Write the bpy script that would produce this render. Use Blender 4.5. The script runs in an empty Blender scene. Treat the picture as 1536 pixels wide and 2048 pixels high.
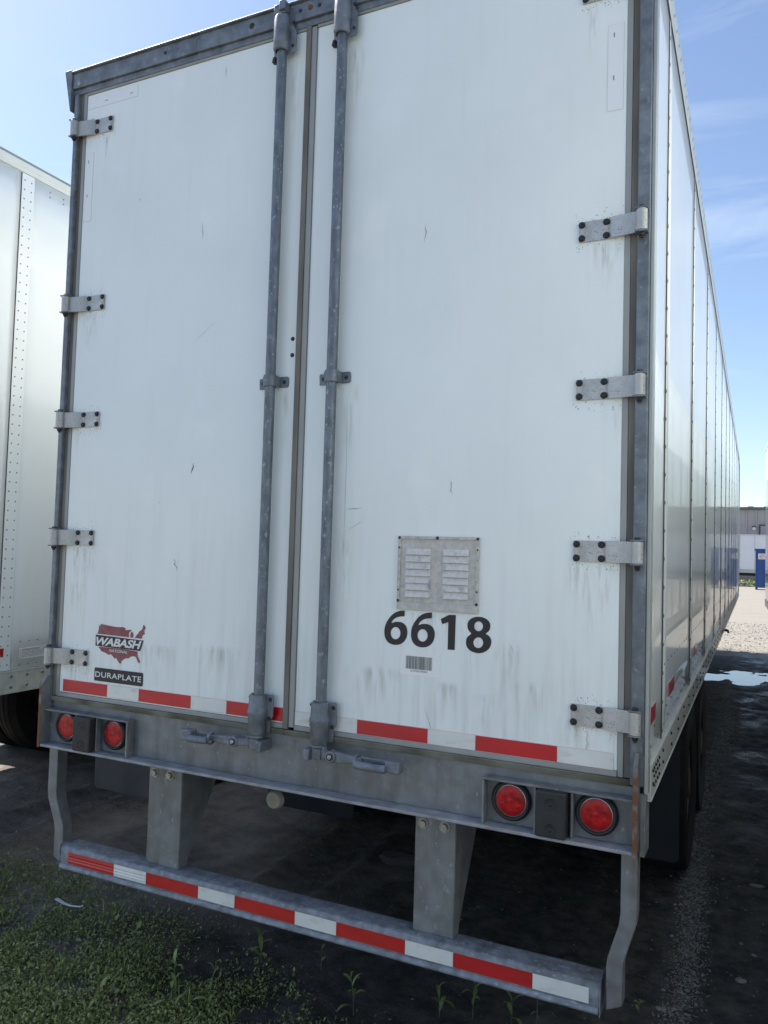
import bpy, bmesh, math, random
import numpy as np
from mathutils import Vector, Matrix
R = math.radians
random.seed(7); rng = np.random.default_rng(7)
S = bpy.context.scene
COL = S.collection

# ------------------------------------------------------------------ camera
cam_d = bpy.data.cameras.new('camera'); cam = bpy.data.objects.new('camera', cam_d); COL.objects.link(cam)
cam_d.sensor_fit = 'VERTICAL'; cam_d.sensor_height = 36; cam_d.sensor_width = 27
cam_d.lens = 1569.24*36/2048; cam_d.clip_start = .05; cam_d.clip_end = 3000
r_ = Vector((0.90416099, 0.42619976, 0.02909747)); u_ = Vector((-0.00578323, -0.0558952, 0.99841989)); f_ = Vector((-0.42715273, 0.9029006, 0.04807345))
cam.matrix_world = Matrix(((r_.x, u_.x, -f_.x, 1.59393), (r_.y, u_.y, -f_.y, -2.60266), (r_.z, u_.z, -f_.z, 1.92189), (0, 0, 0, 1)))
S.camera = cam
S.render.resolution_x = 768; S.render.resolution_y = 1024

# ------------------------------------------------------------------ light
SUN_EL = 52.0
sd = Vector((-.98, .20, 0)).normalized()*math.cos(R(SUN_EL)) + Vector((0, 0, math.sin(R(SUN_EL))))
SUN_AZ = math.atan2(sd.x, sd.y)
W = bpy.data.worlds.new('World'); S.world = W; W.use_nodes = True
nt = W.node_tree; nt.nodes.clear(); N = nt.nodes.new; L = nt.links.new
out = N('ShaderNodeOutputWorld'); bg = N('ShaderNodeBackground'); bg.inputs[1].default_value = .108
sky = N('ShaderNodeTexSky'); sky.sky_type = 'NISHITA'; sky.sun_disc = False
sky.sun_elevation = R(SUN_EL); sky.sun_rotation = SUN_AZ % (2*math.pi)
sky.altitude = 100; sky.air_density = 1.0; sky.dust_density = .7; sky.ozone_density = 1.6
tc = N('ShaderNodeTexCoord')
mp = N('ShaderNodeMapping'); mp.inputs['Rotation'].default_value = (0, R(-16), R(20)); mp.inputs['Scale'].default_value = (1.3, 1.6, 9)
nz = N('ShaderNodeTexNoise'); nz.inputs['Scale'].default_value = 1.35; nz.inputs['Detail'].default_value = 7; nz.inputs['Roughness'].default_value = .55; nz.inputs['Distortion'].default_value = .5
cr = N('ShaderNodeValToRGB'); cr.color_ramp.elements[0].position = .56; cr.color_ramp.elements[1].position = .80
cr.color_ramp.elements[1].color = (.55, .55, .55, 1)
mx = N('ShaderNodeMix'); mx.data_type = 'RGBA'
L(tc.outputs['Generated'], mp.inputs[0]); L(mp.outputs[0], nz.inputs['Vector']); L(nz.outputs[0], cr.inputs[0])
L(cr.outputs[0], mx.inputs[0]); tint = N('ShaderNodeMix'); tint.data_type = 'RGBA'; tint.blend_type = 'MULTIPLY'; tint.inputs[0].default_value = 1; L(sky.outputs[0], tint.inputs[6]); tint.inputs[7].default_value = (1.0, .978, .985, 1); L(tint.outputs[2], mx.inputs[6]); mx.inputs[7].default_value = (5.0, 5.5, 6.0, 1)
L(mx.outputs[2], bg.inputs[0]); L(bg.outputs[0], out.inputs[0])
sun_d = bpy.data.lights.new('sun', 'SUN'); sun_d.energy = 4.8; sun_d.angle = R(.53); sun_d.color = (1, .95, .87)
sun = bpy.data.objects.new('sun', sun_d); COL.objects.link(sun)
sun.rotation_euler = (-sd).to_track_quat('-Z', 'Y').to_euler()
S.view_settings.view_transform = 'Standard'; S.view_settings.look = 'None'
S.view_settings.exposure = .95; S.view_settings.gamma = 1; S.view_settings.use_curve_mapping = False
S.render.engine = 'CYCLES'
S.cycles.max_bounces = 8; S.cycles.diffuse_bounces = 4; S.cycles.glossy_bounces = 4

# ------------------------------------------------------------------ materials
def mat(name, col, rough=.5, metal=0., spec=.5, coat=0., coat_r=.03, var=0., vscale=8., stretch=(1, 1, 1), col2=None, c2pos=(.45, .6), bump=0., bscale=60., bstretch=(1, 1, 1), rvar=0., ndetail=5., ior=1.5):
    m = bpy.data.materials.new(name); m.use_nodes = True
    t = m.node_tree; b = t.nodes['Principled BSDF']; n = t.nodes.new; l = t.links.new
    b.inputs['Base Color'].default_value = (*col, 1); b.inputs['Roughness'].default_value = rough; b.inputs['Metallic'].default_value = metal
    b.inputs['Specular IOR Level'].default_value = spec; b.inputs['Coat Weight'].default_value = coat; b.inputs['Coat Roughness'].default_value = coat_r
    b.inputs['IOR'].default_value = ior
    m.diffuse_color = (*col, 1)
    geo = n('ShaderNodeTexCoord')
    if var or col2 or rvar:
        mpn = n('ShaderNodeMapping'); mpn.inputs['Scale'].default_value = stretch; l(geo.outputs['Object'], mpn.inputs[0])
        tx = n('ShaderNodeTexNoise'); tx.inputs['Scale'].default_value = vscale; tx.inputs['Detail'].default_value = ndetail; l(mpn.outputs[0], tx.inputs['Vector'])
        rp = n('ShaderNodeValToRGB'); l(tx.outputs[0], rp.inputs[0])
        if col2:
            rp.color_ramp.elements[0].position = c2pos[0]; rp.color_ramp.elements[1].position = c2pos[1]
            rp.color_ramp.elements[0].color = (*col, 1); rp.color_ramp.elements[1].color = (*col2, 1)
        else:
            rp.color_ramp.elements[0].position = .3; rp.color_ramp.elements[1].position = .7
            rp.color_ramp.elements[0].color = (*[c*(1-var) for c in col], 1); rp.color_ramp.elements[1].color = (*[min(1, c*(1+var)) for c in col], 1)
        l(rp.outputs[0], b.inputs['Base Color'])
        if rvar:
            mr = n('ShaderNodeMapRange'); mr.inputs[3].default_value = max(0, rough-rvar); mr.inputs[4].default_value = rough+rvar
            mr.inputs[1].default_value = .3; mr.inputs[2].default_value = .7; l(tx.outputs[0], mr.inputs[0]); l(mr.outputs[0], b.inputs['Roughness'])
    if bump:
        mpb = n('ShaderNodeMapping'); mpb.inputs['Scale'].default_value = bstretch; l(geo.outputs['Object'], mpb.inputs[0])
        tb = n('ShaderNodeTexNoise'); tb.inputs['Scale'].default_value = bscale; tb.inputs['Detail'].default_value = 4; l(mpb.outputs[0], tb.inputs['Vector'])
        bp = n('ShaderNodeBump'); bp.inputs['Strength'].default_value = 1; bp.inputs['Distance'].default_value = bump; l(tb.outputs[0], bp.inputs['Height']); l(bp.outputs[0], b.inputs['Normal'])
    return m

def layer(m, col, scale, stretch, lo, hi, amount, zfade=None, coords='Object', rough=None, detail=6.):
    """lay an irregular stain of another colour over the base colour; zfade=(z0,z1): full below z0, none above z1"""
    t = m.node_tree; b = t.nodes['Principled BSDF']; n = t.nodes.new; l = t.links.new
    geo = n('ShaderNodeTexCoord'); mpn = n('ShaderNodeMapping'); mpn.inputs['Scale'].default_value = stretch; l(geo.outputs[coords], mpn.inputs[0])
    tx = n('ShaderNodeTexNoise'); tx.inputs['Scale'].default_value = scale; tx.inputs['Detail'].default_value = detail; l(mpn.outputs[0], tx.inputs['Vector'])
    mr = n('ShaderNodeMapRange'); mr.inputs[1].default_value = lo; mr.inputs[2].default_value = hi; mr.inputs[3].default_value = 0; mr.inputs[4].default_value = amount; l(tx.outputs[0], mr.inputs[0])
    fac = mr.outputs[0]
    if zfade:
        sp = n('ShaderNodeSeparateXYZ'); l(geo.outputs[coords], sp.inputs[0])
        zr = n('ShaderNodeMapRange'); zr.inputs[1].default_value = zfade[0]; zr.inputs[2].default_value = zfade[1]; zr.inputs[3].default_value = 1; zr.inputs[4].default_value = 0; l(sp.outputs[2], zr.inputs[0])
        mu = n('ShaderNodeMath'); mu.operation = 'MULTIPLY'; l(fac, mu.inputs[0]); l(zr.outputs[0], mu.inputs[1]); fac = mu.outputs[0]
    mix = n('ShaderNodeMix'); mix.data_type = 'RGBA'; l(fac, mix.inputs[0])
    lk = b.inputs['Base Color'].links
    if lk: l(lk[0].from_socket, mix.inputs[6])
    else: mix.inputs[6].default_value = b.inputs['Base Color'].default_value
    mix.inputs[7].default_value = (*col, 1); l(mix.outputs[2], b.inputs['Base Color'])
    return m

M = {}
M['door'] = mat('door_white', (.765, .82, .80), .34, spec=.5, coat=.25, coat_r=.12, var=.035, vscale=2.2, bump=.0006, bscale=3.2)
layer(M['door'], (.40, .40, .33), 5, (5, 1, .35), .50, .78, .34, (1.2, 2.3))      # rain-washed grime, low
layer(M['door'], (.30, .31, .25), 7, (4, 1, .22), .54, .76, .5, (1.22, 1.62))
layer(M['door'], (.52, .55, .55), 6, (4, 1, .3), .56, .85, .16)                    # faint runs
layer(M['door'], (.25, .26, .24), 70, (1, 1, 1), .75, .82, .5)                      # specks
layer(M['door'], (.86, .88, .88), 5, (1, 1, .8), .58, .75, .5)
M['side'] = mat('side_white', (.86, .88, .84), .26, coat=.46, coat_r=.02, var=.03, vscale=1.5, bump=.0011, bscale=1.6, ior=1.5)
layer(M['side'], (.45, .43, .38), 12, (1, 3, .3), .55, .8, .35, (1.2, 2.0))
M['side_left'] = mat('side_white_left', (.82, .86, .86), .22, coat=.6, coat_r=.05, var=.03, vscale=1.3, bump=.0012, bscale=1.4)
layer(M['side_left'], (.45, .45, .40), 10, (1, 3, .3), .56, .8, .3, (1.1, 2.2))
M['galv'] = mat('galvanised_steel', (.165, .19, .215), .52, metal=.35, var=.30, vscale=26, rvar=.1, bump=.0006, bscale=90, ndetail=8)
layer(M['galv'], (.075, .085, .09), 7, (2, 2, .5), .52, .75, .55)
layer(M['galv'], (.34, .37, .40), 45, (1, 1, 1), .60, .72, .5)
M['sill'] = mat('weathered_sill_steel', (.20, .215, .22), .55, metal=.3, var=.22, vscale=18, rvar=.1, bump=.0008, bscale=70, ndetail=8)
layer(M['sill'], (.085, .088, .075), 5, (2.2, 2, .5), .50, .72, .7)
layer(M['sill'], (.36, .38, .38), 60, (1, 1, .6), .63, .72, .6)
layer(M['sill'], (.13, .07, .04), 11, (2.5, 1, .5), .66, .76, .5)
M['ledge'] = mat('dusty_ledge_steel', (.30, .31, .325), .65, metal=.1, var=.2, vscale=25, bump=.0008, bscale=70)
layer(M['ledge'], (.14, .13, .12), 9, (1, 2, 1), .5, .75, .6)
M['rod'] = mat('spangled_rod_steel', (.14, .165, .19), .48, metal=.35, var=.3, vscale=40, stretch=(1, 1, .35), bump=.0005, bscale=120, ndetail=3)
layer(M['rod'], (.44, .48, .51), 80, (1, 1, .6), .61, .69, .5, detail=3)
M['guard'] = mat('guard_bar_steel', (.23, .25, .275), .6, metal=.25, var=.35, vscale=30, rvar=.1, bump=.002, bscale=55, ndetail=8)
layer(M['guard'], (.06, .065, .06), 6, (1, 1, 1), .5, .7, .55)
layer(M['guard'], (.42, .43, .42), 75, (.5, 1, 1), .60, .70, .7)
M['alu'] = mat('hinge_aluminium', (.46, .47, .46), .48, metal=.45, var=.12, vscale=30, bump=.0004, bscale=200)
layer(M['alu'], (.16, .16, .15), 190, (1, 1, 1), .60, .68, .75)
layer(M['alu'], (.25, .25, .22), 14, (1, 1, 1), .5, .75, .5)
M['vent'] = mat('vent_plate_metal', (.50, .49, .45), .6, metal=.1, var=.15, vscale=60, bump=.0004, bscale=150)
layer(M['vent'], (.2, .2, .2), 22, (1, 1, .45), .58, .76, .45)
layer(M['vent'], (.5, .5, .48), 150, (1, 1, 1), .58, .7, .5)
M['louver'] = mat('vent_louver_metal', (.60, .59, .56), .6, metal=.05, var=.12, vscale=80)
layer(M['louver'], (.15, .15, .16), 20, (1.4, 1, .8), .57, .72, .7)
M['trim'] = mat('door_trim', (.30, .315, .30), .5, metal=.2, var=.1, vscale=9, stretch=(1, 1, .3))
M['edge'] = mat('corner_trim_light', (.40, .43, .42), .42, metal=.3, var=.12, vscale=6, stretch=(1, 1, .2))
M['seal'] = mat('brown_door_seal', (.13, .122, .105), .75, col2=(.20, .19, .165), vscale=7, stretch=(1, 1, .25))
M['botseal'] = mat('mossy_bottom_seal', (.20, .20, .165), .75, col2=(.085, .085, .055), c2pos=(.42, .62), vscale=9, stretch=(.6, 1, 1), bump=.001, bscale=60)
M['dark'] = mat('dark_bolt_steel', (.035, .035, .036), .5, metal=.5, var=.4, vscale=80)
M['bolt'] = mat('zinc_bolt', (.34, .35, .33), .45, metal=.6, var=.25, vscale=60)
M['rust'] = mat('rusty_edge', (.16, .062, .032), .85, col2=(.20, .17, .15), c2pos=(.5, .62), vscale=24, bump=.0008, bscale=120)
M['rubber'] = mat('black_rubber', (.014, .016, .019), .55, var=.3, vscale=30)
M['block'] = mat('bumper_block_rubber', (.022, .024, .027), .62, var=.25, vscale=15, bump=.0008, bscale=80)
M['red'] = mat('red_reflective_tape', (.46, .006, .014), .32, coat=.3, var=.14, vscale=10, stretch=(.5, 1, 2))
M['redside'] = mat('red_side_tape', (.42, .02, .03), .4, coat=.4, coat_r=.1, var=.1, vscale=10)
M['white'] = mat('white_reflective_tape', (.68, .70, .67), .35, coat=.3, var=.06, vscale=10)
layer(M['white'], (.40, .40, .34), 22, (.6, 1, 1.2), .56, .74, .6)
M['tapeedge'] = mat('pink_tape_border', (.66, .50, .50), .45)
M['lens'] = mat('red_lamp_lens', (.46, .003, .008), .3, spec=.3, coat=.2, coat_r=.08, col2=(.27, .0, .004), c2pos=(.4, .6), vscale=40, ndetail=1, bump=.001, bscale=40)
M['chrome'] = mat('lamp_ring', (.62, .6, .6), .3, metal=.7)
M['black'] = mat('black_vinyl', (.010, .010, .016), .4, var=.2, vscale=20)
M['map'] = mat('faded_maroon_vinyl', (.235, .055, .068), .5, col2=(.28, .10, .115), c2pos=(.4, .7), vscale=25)
M['sticker'] = mat('sticker_white', (.80, .82, .80), .4)
M['vwhite'] = mat('white_vinyl', (.70, .72, .71), .45)
M['oldtape'] = mat('old_clear_tape', (.77, .80, .80), .3, coat=.3)
M['pencil'] = mat('grey_outline', (.55, .57, .57), .6)
M['bar'] = mat('grey_print', (.20, .21, .20), .5)
M['tyre'] = mat('tyre_rubber', (.010, .011, .013), .8, spec=.3, col2=(.02, .018, .016), c2pos=(.4, .65), vscale=8)
M['rim'] = mat('wheel_rim_paint', (.20, .20, .19), .5, metal=.3, var=.3, vscale=9)
M['drum'] = mat('rusty_brake_drum', (.10, .055, .035), .85, var=.3, vscale=14)
M['flap'] = mat('mud_flap_rubber', (.015, .019, .026), .75, spec=.3, var=.3, vscale=5)
M['flapg'] = mat('lit_mud_flap', (.085, .085, .095), .7, var=.2, vscale=5)  # flap rubber painted paler grey, the light on it put into the colour
M['chassis'] = mat('chassis_steel', (.045, .048, .052), .7, metal=.2, var=.3, vscale=9)
M['rail'] = mat('white_rail', (.58, .58, .52), .45, coat=.2, var=.06, vscale=6)
layer(M['rail'], (.30, .28, .22), 14, (1, .6, 1), .54, .76, .5)
M['rail_left'] = mat('cream_rail', (.56, .57, .50), .5, var=.06, vscale=6)
layer(M['rail_left'], (.28, .27, .22), 14, (1, .8, 1), .54, .76, .5)
M['rivet'] = mat('rivet_metal', (.20, .20, .19), .42, metal=.5)
M['rivetw'] = mat('side_rivet_metal', (.24, .25, .24), .35, metal=.6)
M['gap'] = mat('dark_joint_sealant', (.06, .06, .055), .8)
M['splice'] = mat('splice_strip_white', (.74, .76, .71), .35, coat=.3, coat_r=.1)
M['air'] = mat('pale_plastic_cap', (.42, .41, .33), .6, var=.2, vscale=20)

# ------------------------------------------------------------------ mesh helpers
class MB:
    def __init__(s): s.v = []; s.f = []
    def add(s, vs, fs):
        o = len(s.v); s.v.extend([tuple(v) for v in vs]); s.f.extend([tuple(i+o for i in f) for f in fs]); return s
    def box(s, x0, x1, y0, y1, z0, z1):
        return s.add([(x0, y0, z0), (x1, y0, z0), (x1, y1, z0), (x0, y1, z0), (x0, y0, z1), (x1, y0, z1), (x1, y1, z1), (x0, y1, z1)],
                     [(0, 3, 2, 1), (4, 5, 6, 7), (0, 1, 5, 4), (1, 2, 6, 5), (2, 3, 7, 6), (3, 0, 4, 7)])
    def prism(s, pts, a, b, ax='y'):      # polygon in the plane across axis ax, from a to b
        n = len(pts)
        def P(p, t):
            return (p[0], t, p[1]) if ax == 'y' else ((t, p[0], p[1]) if ax == 'x' else (p[0], p[1], t))
        vs = [P(p, a) for p in pts]+[P(p, b) for p in pts]
        return s.add(vs, [tuple(range(n)), tuple(range(2*n-1, n-1, -1))]+[(i, (i+1) % n+0, (i+1) % n+n, i+n)[::-1] for i in range(n)])
    def cyl(s, p0, p1, r0, r1=None, n=16, cap=True):
        r1 = r0 if r1 is None else r1
        p0 = Vector(p0); p1 = Vector(p1); d = (p1-p0).normalized(); a = d.orthogonal().normalized(); b = d.cross(a)
        vs = []
        for p, r in ((p0, r0), (p1, r1)):
            for i in range(n):
                t = 2*math.pi*i/n; vs.append(p+a*math.cos(t)*r+b*math.sin(t)*r)
        fs = [(i, (i+1) % n, (i+1) % n+n, i+n) for i in range(n)]
        if cap: fs += [tuple(range(n-1, -1, -1)), tuple(range(n, 2*n))]
        return s.add(vs, fs)
    def lathe(s, prof, c, ax='y', n=32, closed=False):   # prof: (r, t) pairs along the axis
        vs = []
        for r, t in prof:
            for i in range(n):
                q = 2*math.pi*i/n; a, b = r*math.cos(q), r*math.sin(q)
                vs.append((c[0]+a, c[1]+t, c[2]+b) if ax == 'y' else ((c[0]+t, c[1]+a, c[2]+b) if ax == 'x' else (c[0]+a, c[1]+b, c[2]+t)))
        m = len(prof); fs = []
        for j in range(m if closed else m-1):
            k = (j+1) % m
            for i in range(n): fs.append((j*n+i, j*n+(i+1) % n, k*n+(i+1) % n, k*n+i))
        return s.add(vs, fs)
    def tube(s, path, r, n=10):
        P = [Vector(p) for p in path]; vs = []; m = len(P)
        for k, p in enumerate(P):
            d = (P[min(k+1, m-1)]-P[max(k-1, 0)]).normalized(); a = d.cross(Vector((0.01, .02, 1))).normalized(); b = d.cross(a)
            for i in range(n):
                t = 2*math.pi*i/n; vs.append(p+a*math.cos(t)*r+b*math.sin(t)*r)
        fs = [(k*n+i, k*n+(i+1) % n, (k+1)*n+(i+1) % n, (k+1)*n+i) for k in range(m-1) for i in range(n)]
        fs += [tuple(range(n-1, -1, -1)), tuple(range((m-1)*n, m*n))]
        return s.add(vs, fs)
    def dome(s, c, d, r, h, n=8):          # low bolt or rivet head pointing along d
        c = Vector(c); d = Vector(d).normalized(); a = d.orthogonal().normalized(); b = d.cross(a); vs = []
        for rr, hh in ((r, 0), (r*.8, h*.65)):
            for i in range(n):
                t = 2*math.pi*i/n; vs.append(c+a*math.cos(t)*rr+b*math.sin(t)*rr+d*hh)
        vs.append(c+d*h); k = 2*n
        return s.add(vs, [(i, (i+1) % n, (i+1) % n+n, i+n) for i in range(n)]+[(n+i, n+(i+1) % n, k) for i in range(n)])
    def sheet(s, pts, y):                  # flat print lying in an XZ plane
        n = len(pts); return s.add([(p[0], y, p[1]) for p in pts], [tuple(range(n))])
    def mesh(s, name, m, smooth=40):
        me = bpy.data.meshes.new(name); me.from_pydata(s.v, [], s.f); me.update()
        bm = bmesh.new(); bm.from_mesh(me); bmesh.ops.recalc_face_normals(bm, faces=bm.faces); bm.to_mesh(me); bm.free()
        if smooth: me.shade_smooth(); me.set_sharp_from_angle(angle=R(smooth))
        me.materials.append(m); return me
    def build(s, name, m, parent=None, bevel=0, smooth=40, kind=None, label=None, loc=None):
        return ob(name, s.mesh(name, m, smooth), parent, bevel, kind, label, loc)

def ob(name, me, parent=None, bevel=0, kind=None, label=None, loc=None):
    o = bpy.data.objects.new(name, me); COL.objects.link(o)
    if parent is not None: o.parent = parent
    if loc is not None: o.location = loc
    if bevel:
        b = o.modifiers.new('edge', 'BEVEL'); b.width = bevel; b.segments = 2; b.limit_method = 'ANGLE'; b.angle_limit = R(40); b.harden_normals = False
    if kind: o['kind'] = kind
    if label: o['label'] = label
    return o
def thing(name, label, cat, loc=(0, 0, 0), rz=0, group=None):
    o = bpy.data.objects.new(name, None); COL.objects.link(o); o.location = loc; o.rotation_euler = (0, 0, rz)
    o['label'] = label; o['category'] = cat
    if group: o['group'] = group
    return o
def tag(o, label, cat, group=None):
    o['label'] = label; o['category'] = cat
    if group: o['group'] = group
    return o
def copy_tree(o, parent=None):
    c = o.copy(); COL.objects.link(c); c.parent = parent
    for ch in list(o.children): copy_tree(ch, c)
    return c

# fast rivets: one mesh of many little domes
def rivet_mesh(name, m, pts, d, r, h, n=6):
    pts = np.array(pts, float); d = np.array(d, float); a = np.array(Vector(d).orthogonal().normalized()); b = np.cross(d, a)
    t = np.arange(n)*2*np.pi/n; ring = np.outer(np.cos(t), a)+np.outer(np.sin(t), b)
    tmpl = np.vstack([ring*r, ring*r*.75+d*h*.7, d*h]); V = (pts[:, None, :]+tmpl[None]).reshape(-1, 3)
    f4 = [(i, (i+1) % n, (i+1) % n+n, i+n) for i in range(n)]; f3 = [(n+i, n+(i+1) % n, 2*n) for i in range(n)]
    k = 2*n+1; F = []
    for j in range(len(pts)):
        F += [tuple(q+j*k for q in f) for f in f4+f3]
    me = bpy.data.meshes.new(name); me.from_pydata(V.tolist(), [], F); me.shade_smooth(); me.materials.append(m)
    return me

def text_sheet(name, txt, m, x0, x1, z0, z1, y, parent, shear=0., bold=.0, space=1.):
    """lettering as flat print filling the box x0..x1, z0..z1 in the plane y"""
    cu = bpy.data.curves.new(name, 'FONT'); cu.body = txt; cu.size = 1; cu.offset = bold; cu.shear = shear; cu.space_character = space; cu.resolution_u = 6
    tmp = bpy.data.objects.new('tmp', cu); COL.objects.link(tmp)
    dg = bpy.context.evaluated_depsgraph_get(); me = bpy.data.meshes.new_from_object(tmp.evaluated_get(dg))
    bpy.data.objects.remove(tmp); bpy.data.curves.remove(cu)
    xs = [v.co.x for v in me.vertices]; ys = [v.co.y for v in me.vertices]
    ax, bx, ay, by = min(xs), max(xs), min(ys), max(ys)
    for v in me.vertices:
        v.co = Vector((x0+(v.co.x-ax)/(bx-ax)*(x1-x0), y, z0+(v.co.y-ay)/(by-ay)*(z1-z0)))
    me.materials.clear(); me.materials.append(m); me.name = name
    return ob(name, me, parent)

# ------------------------------------------------------------------ ground
def fbm(x, y, sc, seed, octv=4, rough=.5):
    g = np.random.default_rng(seed).random((256, 256)); tot = np.zeros_like(x, dtype=float); a = 1; s = 0
    for o in range(octv):
        X = x/sc*2**o+o*17.3; Y = y/sc*2**o+o*9.1; xi = np.floor(X).astype(int); yi = np.floor(Y).astype(int)
        fx = X-xi; fy = Y-yi; fx = fx*fx*(3-2*fx); fy = fy*fy*(3-2*fy)
        v = (g[xi % 256, yi % 256]*(1-fx)+g[(xi+1) % 256, yi % 256]*fx)*(1-fy)+(g[xi % 256, (yi+1) % 256]*(1-fx)+g[(xi+1) % 256, (yi+1) % 256]*fx)*fy
        tot += a*(v-.5); s += a; a *= rough
    return tot/s*2
WATER = -.022
def height(x, y):
    x = np.asarray(x, float); y = np.asarray(y, float)
    near = 1/(1+np.exp((y-19)/2.0))
    h = .028*fbm(x, y, .9, 3, 5, .6)*near+.013*fbm(x, y, .14, 5, 4, .6)*np.clip(near, .25, 1)+.03*fbm(x, y, 6, 8, 3)*near
    lane = np.exp(-((x-1.75)/.75)**2)*(1/(1+np.exp(-(y-4)/1.2)))*near     # churned lane between the trailers
    h += lane*(.045*fbm(x, y, .30, 12, 4, .6))
    nz = fbm(x, y, .5, 61, 2)
    for xr, dp in ((-.78, 1.), (.62, .7), (-2.9, .8)):      # old wheel ruts with pushed-up edges
        e = np.exp(-((x-xr-.05*nz)/.13)**2); g2 = np.exp(-((x-xr-.2-.05*nz)/.05)**2)+np.exp(-((x-xr+.2-.05*nz)/.05)**2)
        h += dp*near*(y > .6)*np.clip((y-.6)/.6, 0, 1)*(-.022*e+.020*g2*(1+nz)+.006*e*np.sign(np.sin(y*38+3*nz)))
    h += .014*np.exp(-((x-1.27)/.09)**2)*(y > .5)*np.exp(-((y-4)/5)**2)
    pud = np.exp(-(((x-1.30)/.72)**2+((y-11.7)/.95)**2)**1.3)
    h = np.maximum(h, -.014)-.042*pud*(.75+1.5*fbm(x, y, .42, 21, 4))
    return h
def axis(segs):
    o = []
    for a, b, n in segs: o += list(np.linspace(a, b, n, endpoint=False))
    return np.array(o+[segs[-1][1]])
gx = axis([(-600, -60, 10), (-60, -9, 30), (-9, -4, 50), (-4, 2.6, 230), (2.6, 6, 50), (6, 60, 40), (60, 600, 10)])
gy = axis([(-400, -40, 8), (-40, -4, 36), (-4, -.8, 40), (-.8, 6, 220), (6, 18, 150), (18, 40, 60), (40, 120, 30), (120, 900, 12)])
X, Y = np.meshgrid(gx, gy, indexing='ij'); Z = height(X, Y)
nv = X.size; ny = len(gy); idx = np.arange(nv).reshape(X.shape)
F = np.stack([idx[:-1, :-1], idx[1:, :-1], idx[1:, 1:], idx[:-1, 1:]], -1).reshape(-1, 4)
gm = bpy.data.meshes.new('ground'); gm.from_pydata(np.stack([X, Y, Z], -1).reshape(-1, 3).tolist(), [], F.tolist()); gm.shade_smooth()
m = bpy.data.materials.new('yard_ground'); m.use_nodes = True; t = m.node_tree; b = t.nodes['Principled BSDF']; n = t.nodes.new; l = t.links.new
tcn = n('ShaderNodeTexCoord'); sp = n('ShaderNodeSeparateXYZ'); l(tcn.outputs['Object'], sp.inputs[0])
def noise(scale, det=6, rough=.6, vec=None):
    q = n('ShaderNodeTexNoise'); q.inputs['Scale'].default_value = scale; q.inputs['Detail'].default_value = det; q.inputs['Roughness'].default_value = rough
    l(vec or tcn.outputs['Object'], q.inputs['Vector']); return q.outputs[0]
def ramp(src, a, b_, c0, c1):
    q = n('ShaderNodeValToRGB'); q.color_ramp.elements[0].position = a; q.color_ramp.elements[1].position = b_
    q.color_ramp.elements[0].color = (*c0, 1); q.color_ramp.elements[1].color = (*c1, 1); l(src, q.inputs[0]); return q.outputs[0]
def mrange(src, a, b_, c, d):
    q = n('ShaderNodeMapRange'); q.inputs[1].default_value = a; q.inputs[2].default_value = b_; q.inputs[3].default_value = c; q.inputs[4].default_value = d; l(src, q.inputs[0]); return q.outputs[0]
def math_(op, a, c):
    q = n('ShaderNodeMath'); q.operation = op
    for i, w in enumerate((a, c)):
        if isinstance(w, (int, float)): q.inputs[i].default_value = w
        else: l(w, q.inputs[i])
    return q.outputs[0]
def mixc(f, a, c):
    q = n('ShaderNodeMix'); q.data_type = 'RGBA'; l(f, q.inputs[0]); l(a, q.inputs[6]); l(c, q.inputs[7]); return q.outputs[2]
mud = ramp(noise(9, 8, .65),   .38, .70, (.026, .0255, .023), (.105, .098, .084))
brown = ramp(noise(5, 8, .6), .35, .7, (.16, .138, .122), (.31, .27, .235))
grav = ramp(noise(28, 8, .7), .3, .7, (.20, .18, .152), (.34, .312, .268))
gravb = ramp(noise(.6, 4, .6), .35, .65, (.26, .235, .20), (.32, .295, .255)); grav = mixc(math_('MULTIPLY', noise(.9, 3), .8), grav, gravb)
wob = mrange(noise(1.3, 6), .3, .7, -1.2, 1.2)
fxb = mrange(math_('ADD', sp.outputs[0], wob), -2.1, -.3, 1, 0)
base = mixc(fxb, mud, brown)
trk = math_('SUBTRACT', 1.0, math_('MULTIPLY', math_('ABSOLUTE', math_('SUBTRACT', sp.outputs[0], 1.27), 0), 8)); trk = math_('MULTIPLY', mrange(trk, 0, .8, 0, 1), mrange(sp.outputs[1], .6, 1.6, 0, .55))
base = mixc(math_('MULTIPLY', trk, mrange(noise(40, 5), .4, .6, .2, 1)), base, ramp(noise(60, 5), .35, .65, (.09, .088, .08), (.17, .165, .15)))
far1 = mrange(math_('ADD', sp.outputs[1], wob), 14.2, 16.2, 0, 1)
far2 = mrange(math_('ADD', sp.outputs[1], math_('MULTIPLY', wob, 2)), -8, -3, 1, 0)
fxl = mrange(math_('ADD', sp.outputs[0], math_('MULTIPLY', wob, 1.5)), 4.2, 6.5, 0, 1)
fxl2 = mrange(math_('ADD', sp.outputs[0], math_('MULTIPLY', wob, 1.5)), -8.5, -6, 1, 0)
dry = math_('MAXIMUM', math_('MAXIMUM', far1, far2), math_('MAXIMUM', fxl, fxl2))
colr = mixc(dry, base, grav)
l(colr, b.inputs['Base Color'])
wet = mrange(noise(2.2, 6), .42, .62, 0, 1)
lane = mrange(sp.outputs[0], 1.2, 1.5, 0, 1); lane = math_('MULTIPLY', lane, mrange(sp.outputs[1], 2.2, 4.5, .25, 1))
rgh = math_('SUBTRACT', .86, math_('MULTIPLY', math_('MULTIPLY', wet, .60), lane)); rgh = math_('MAXIMUM', rgh, math_('MULTIPLY', dry, .92))
l(rgh, b.inputs['Roughness'])
bp = n('ShaderNodeBump'); bp.inputs['Distance'].default_value = .020; bp.inputs['Strength'].default_value = .9
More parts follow.
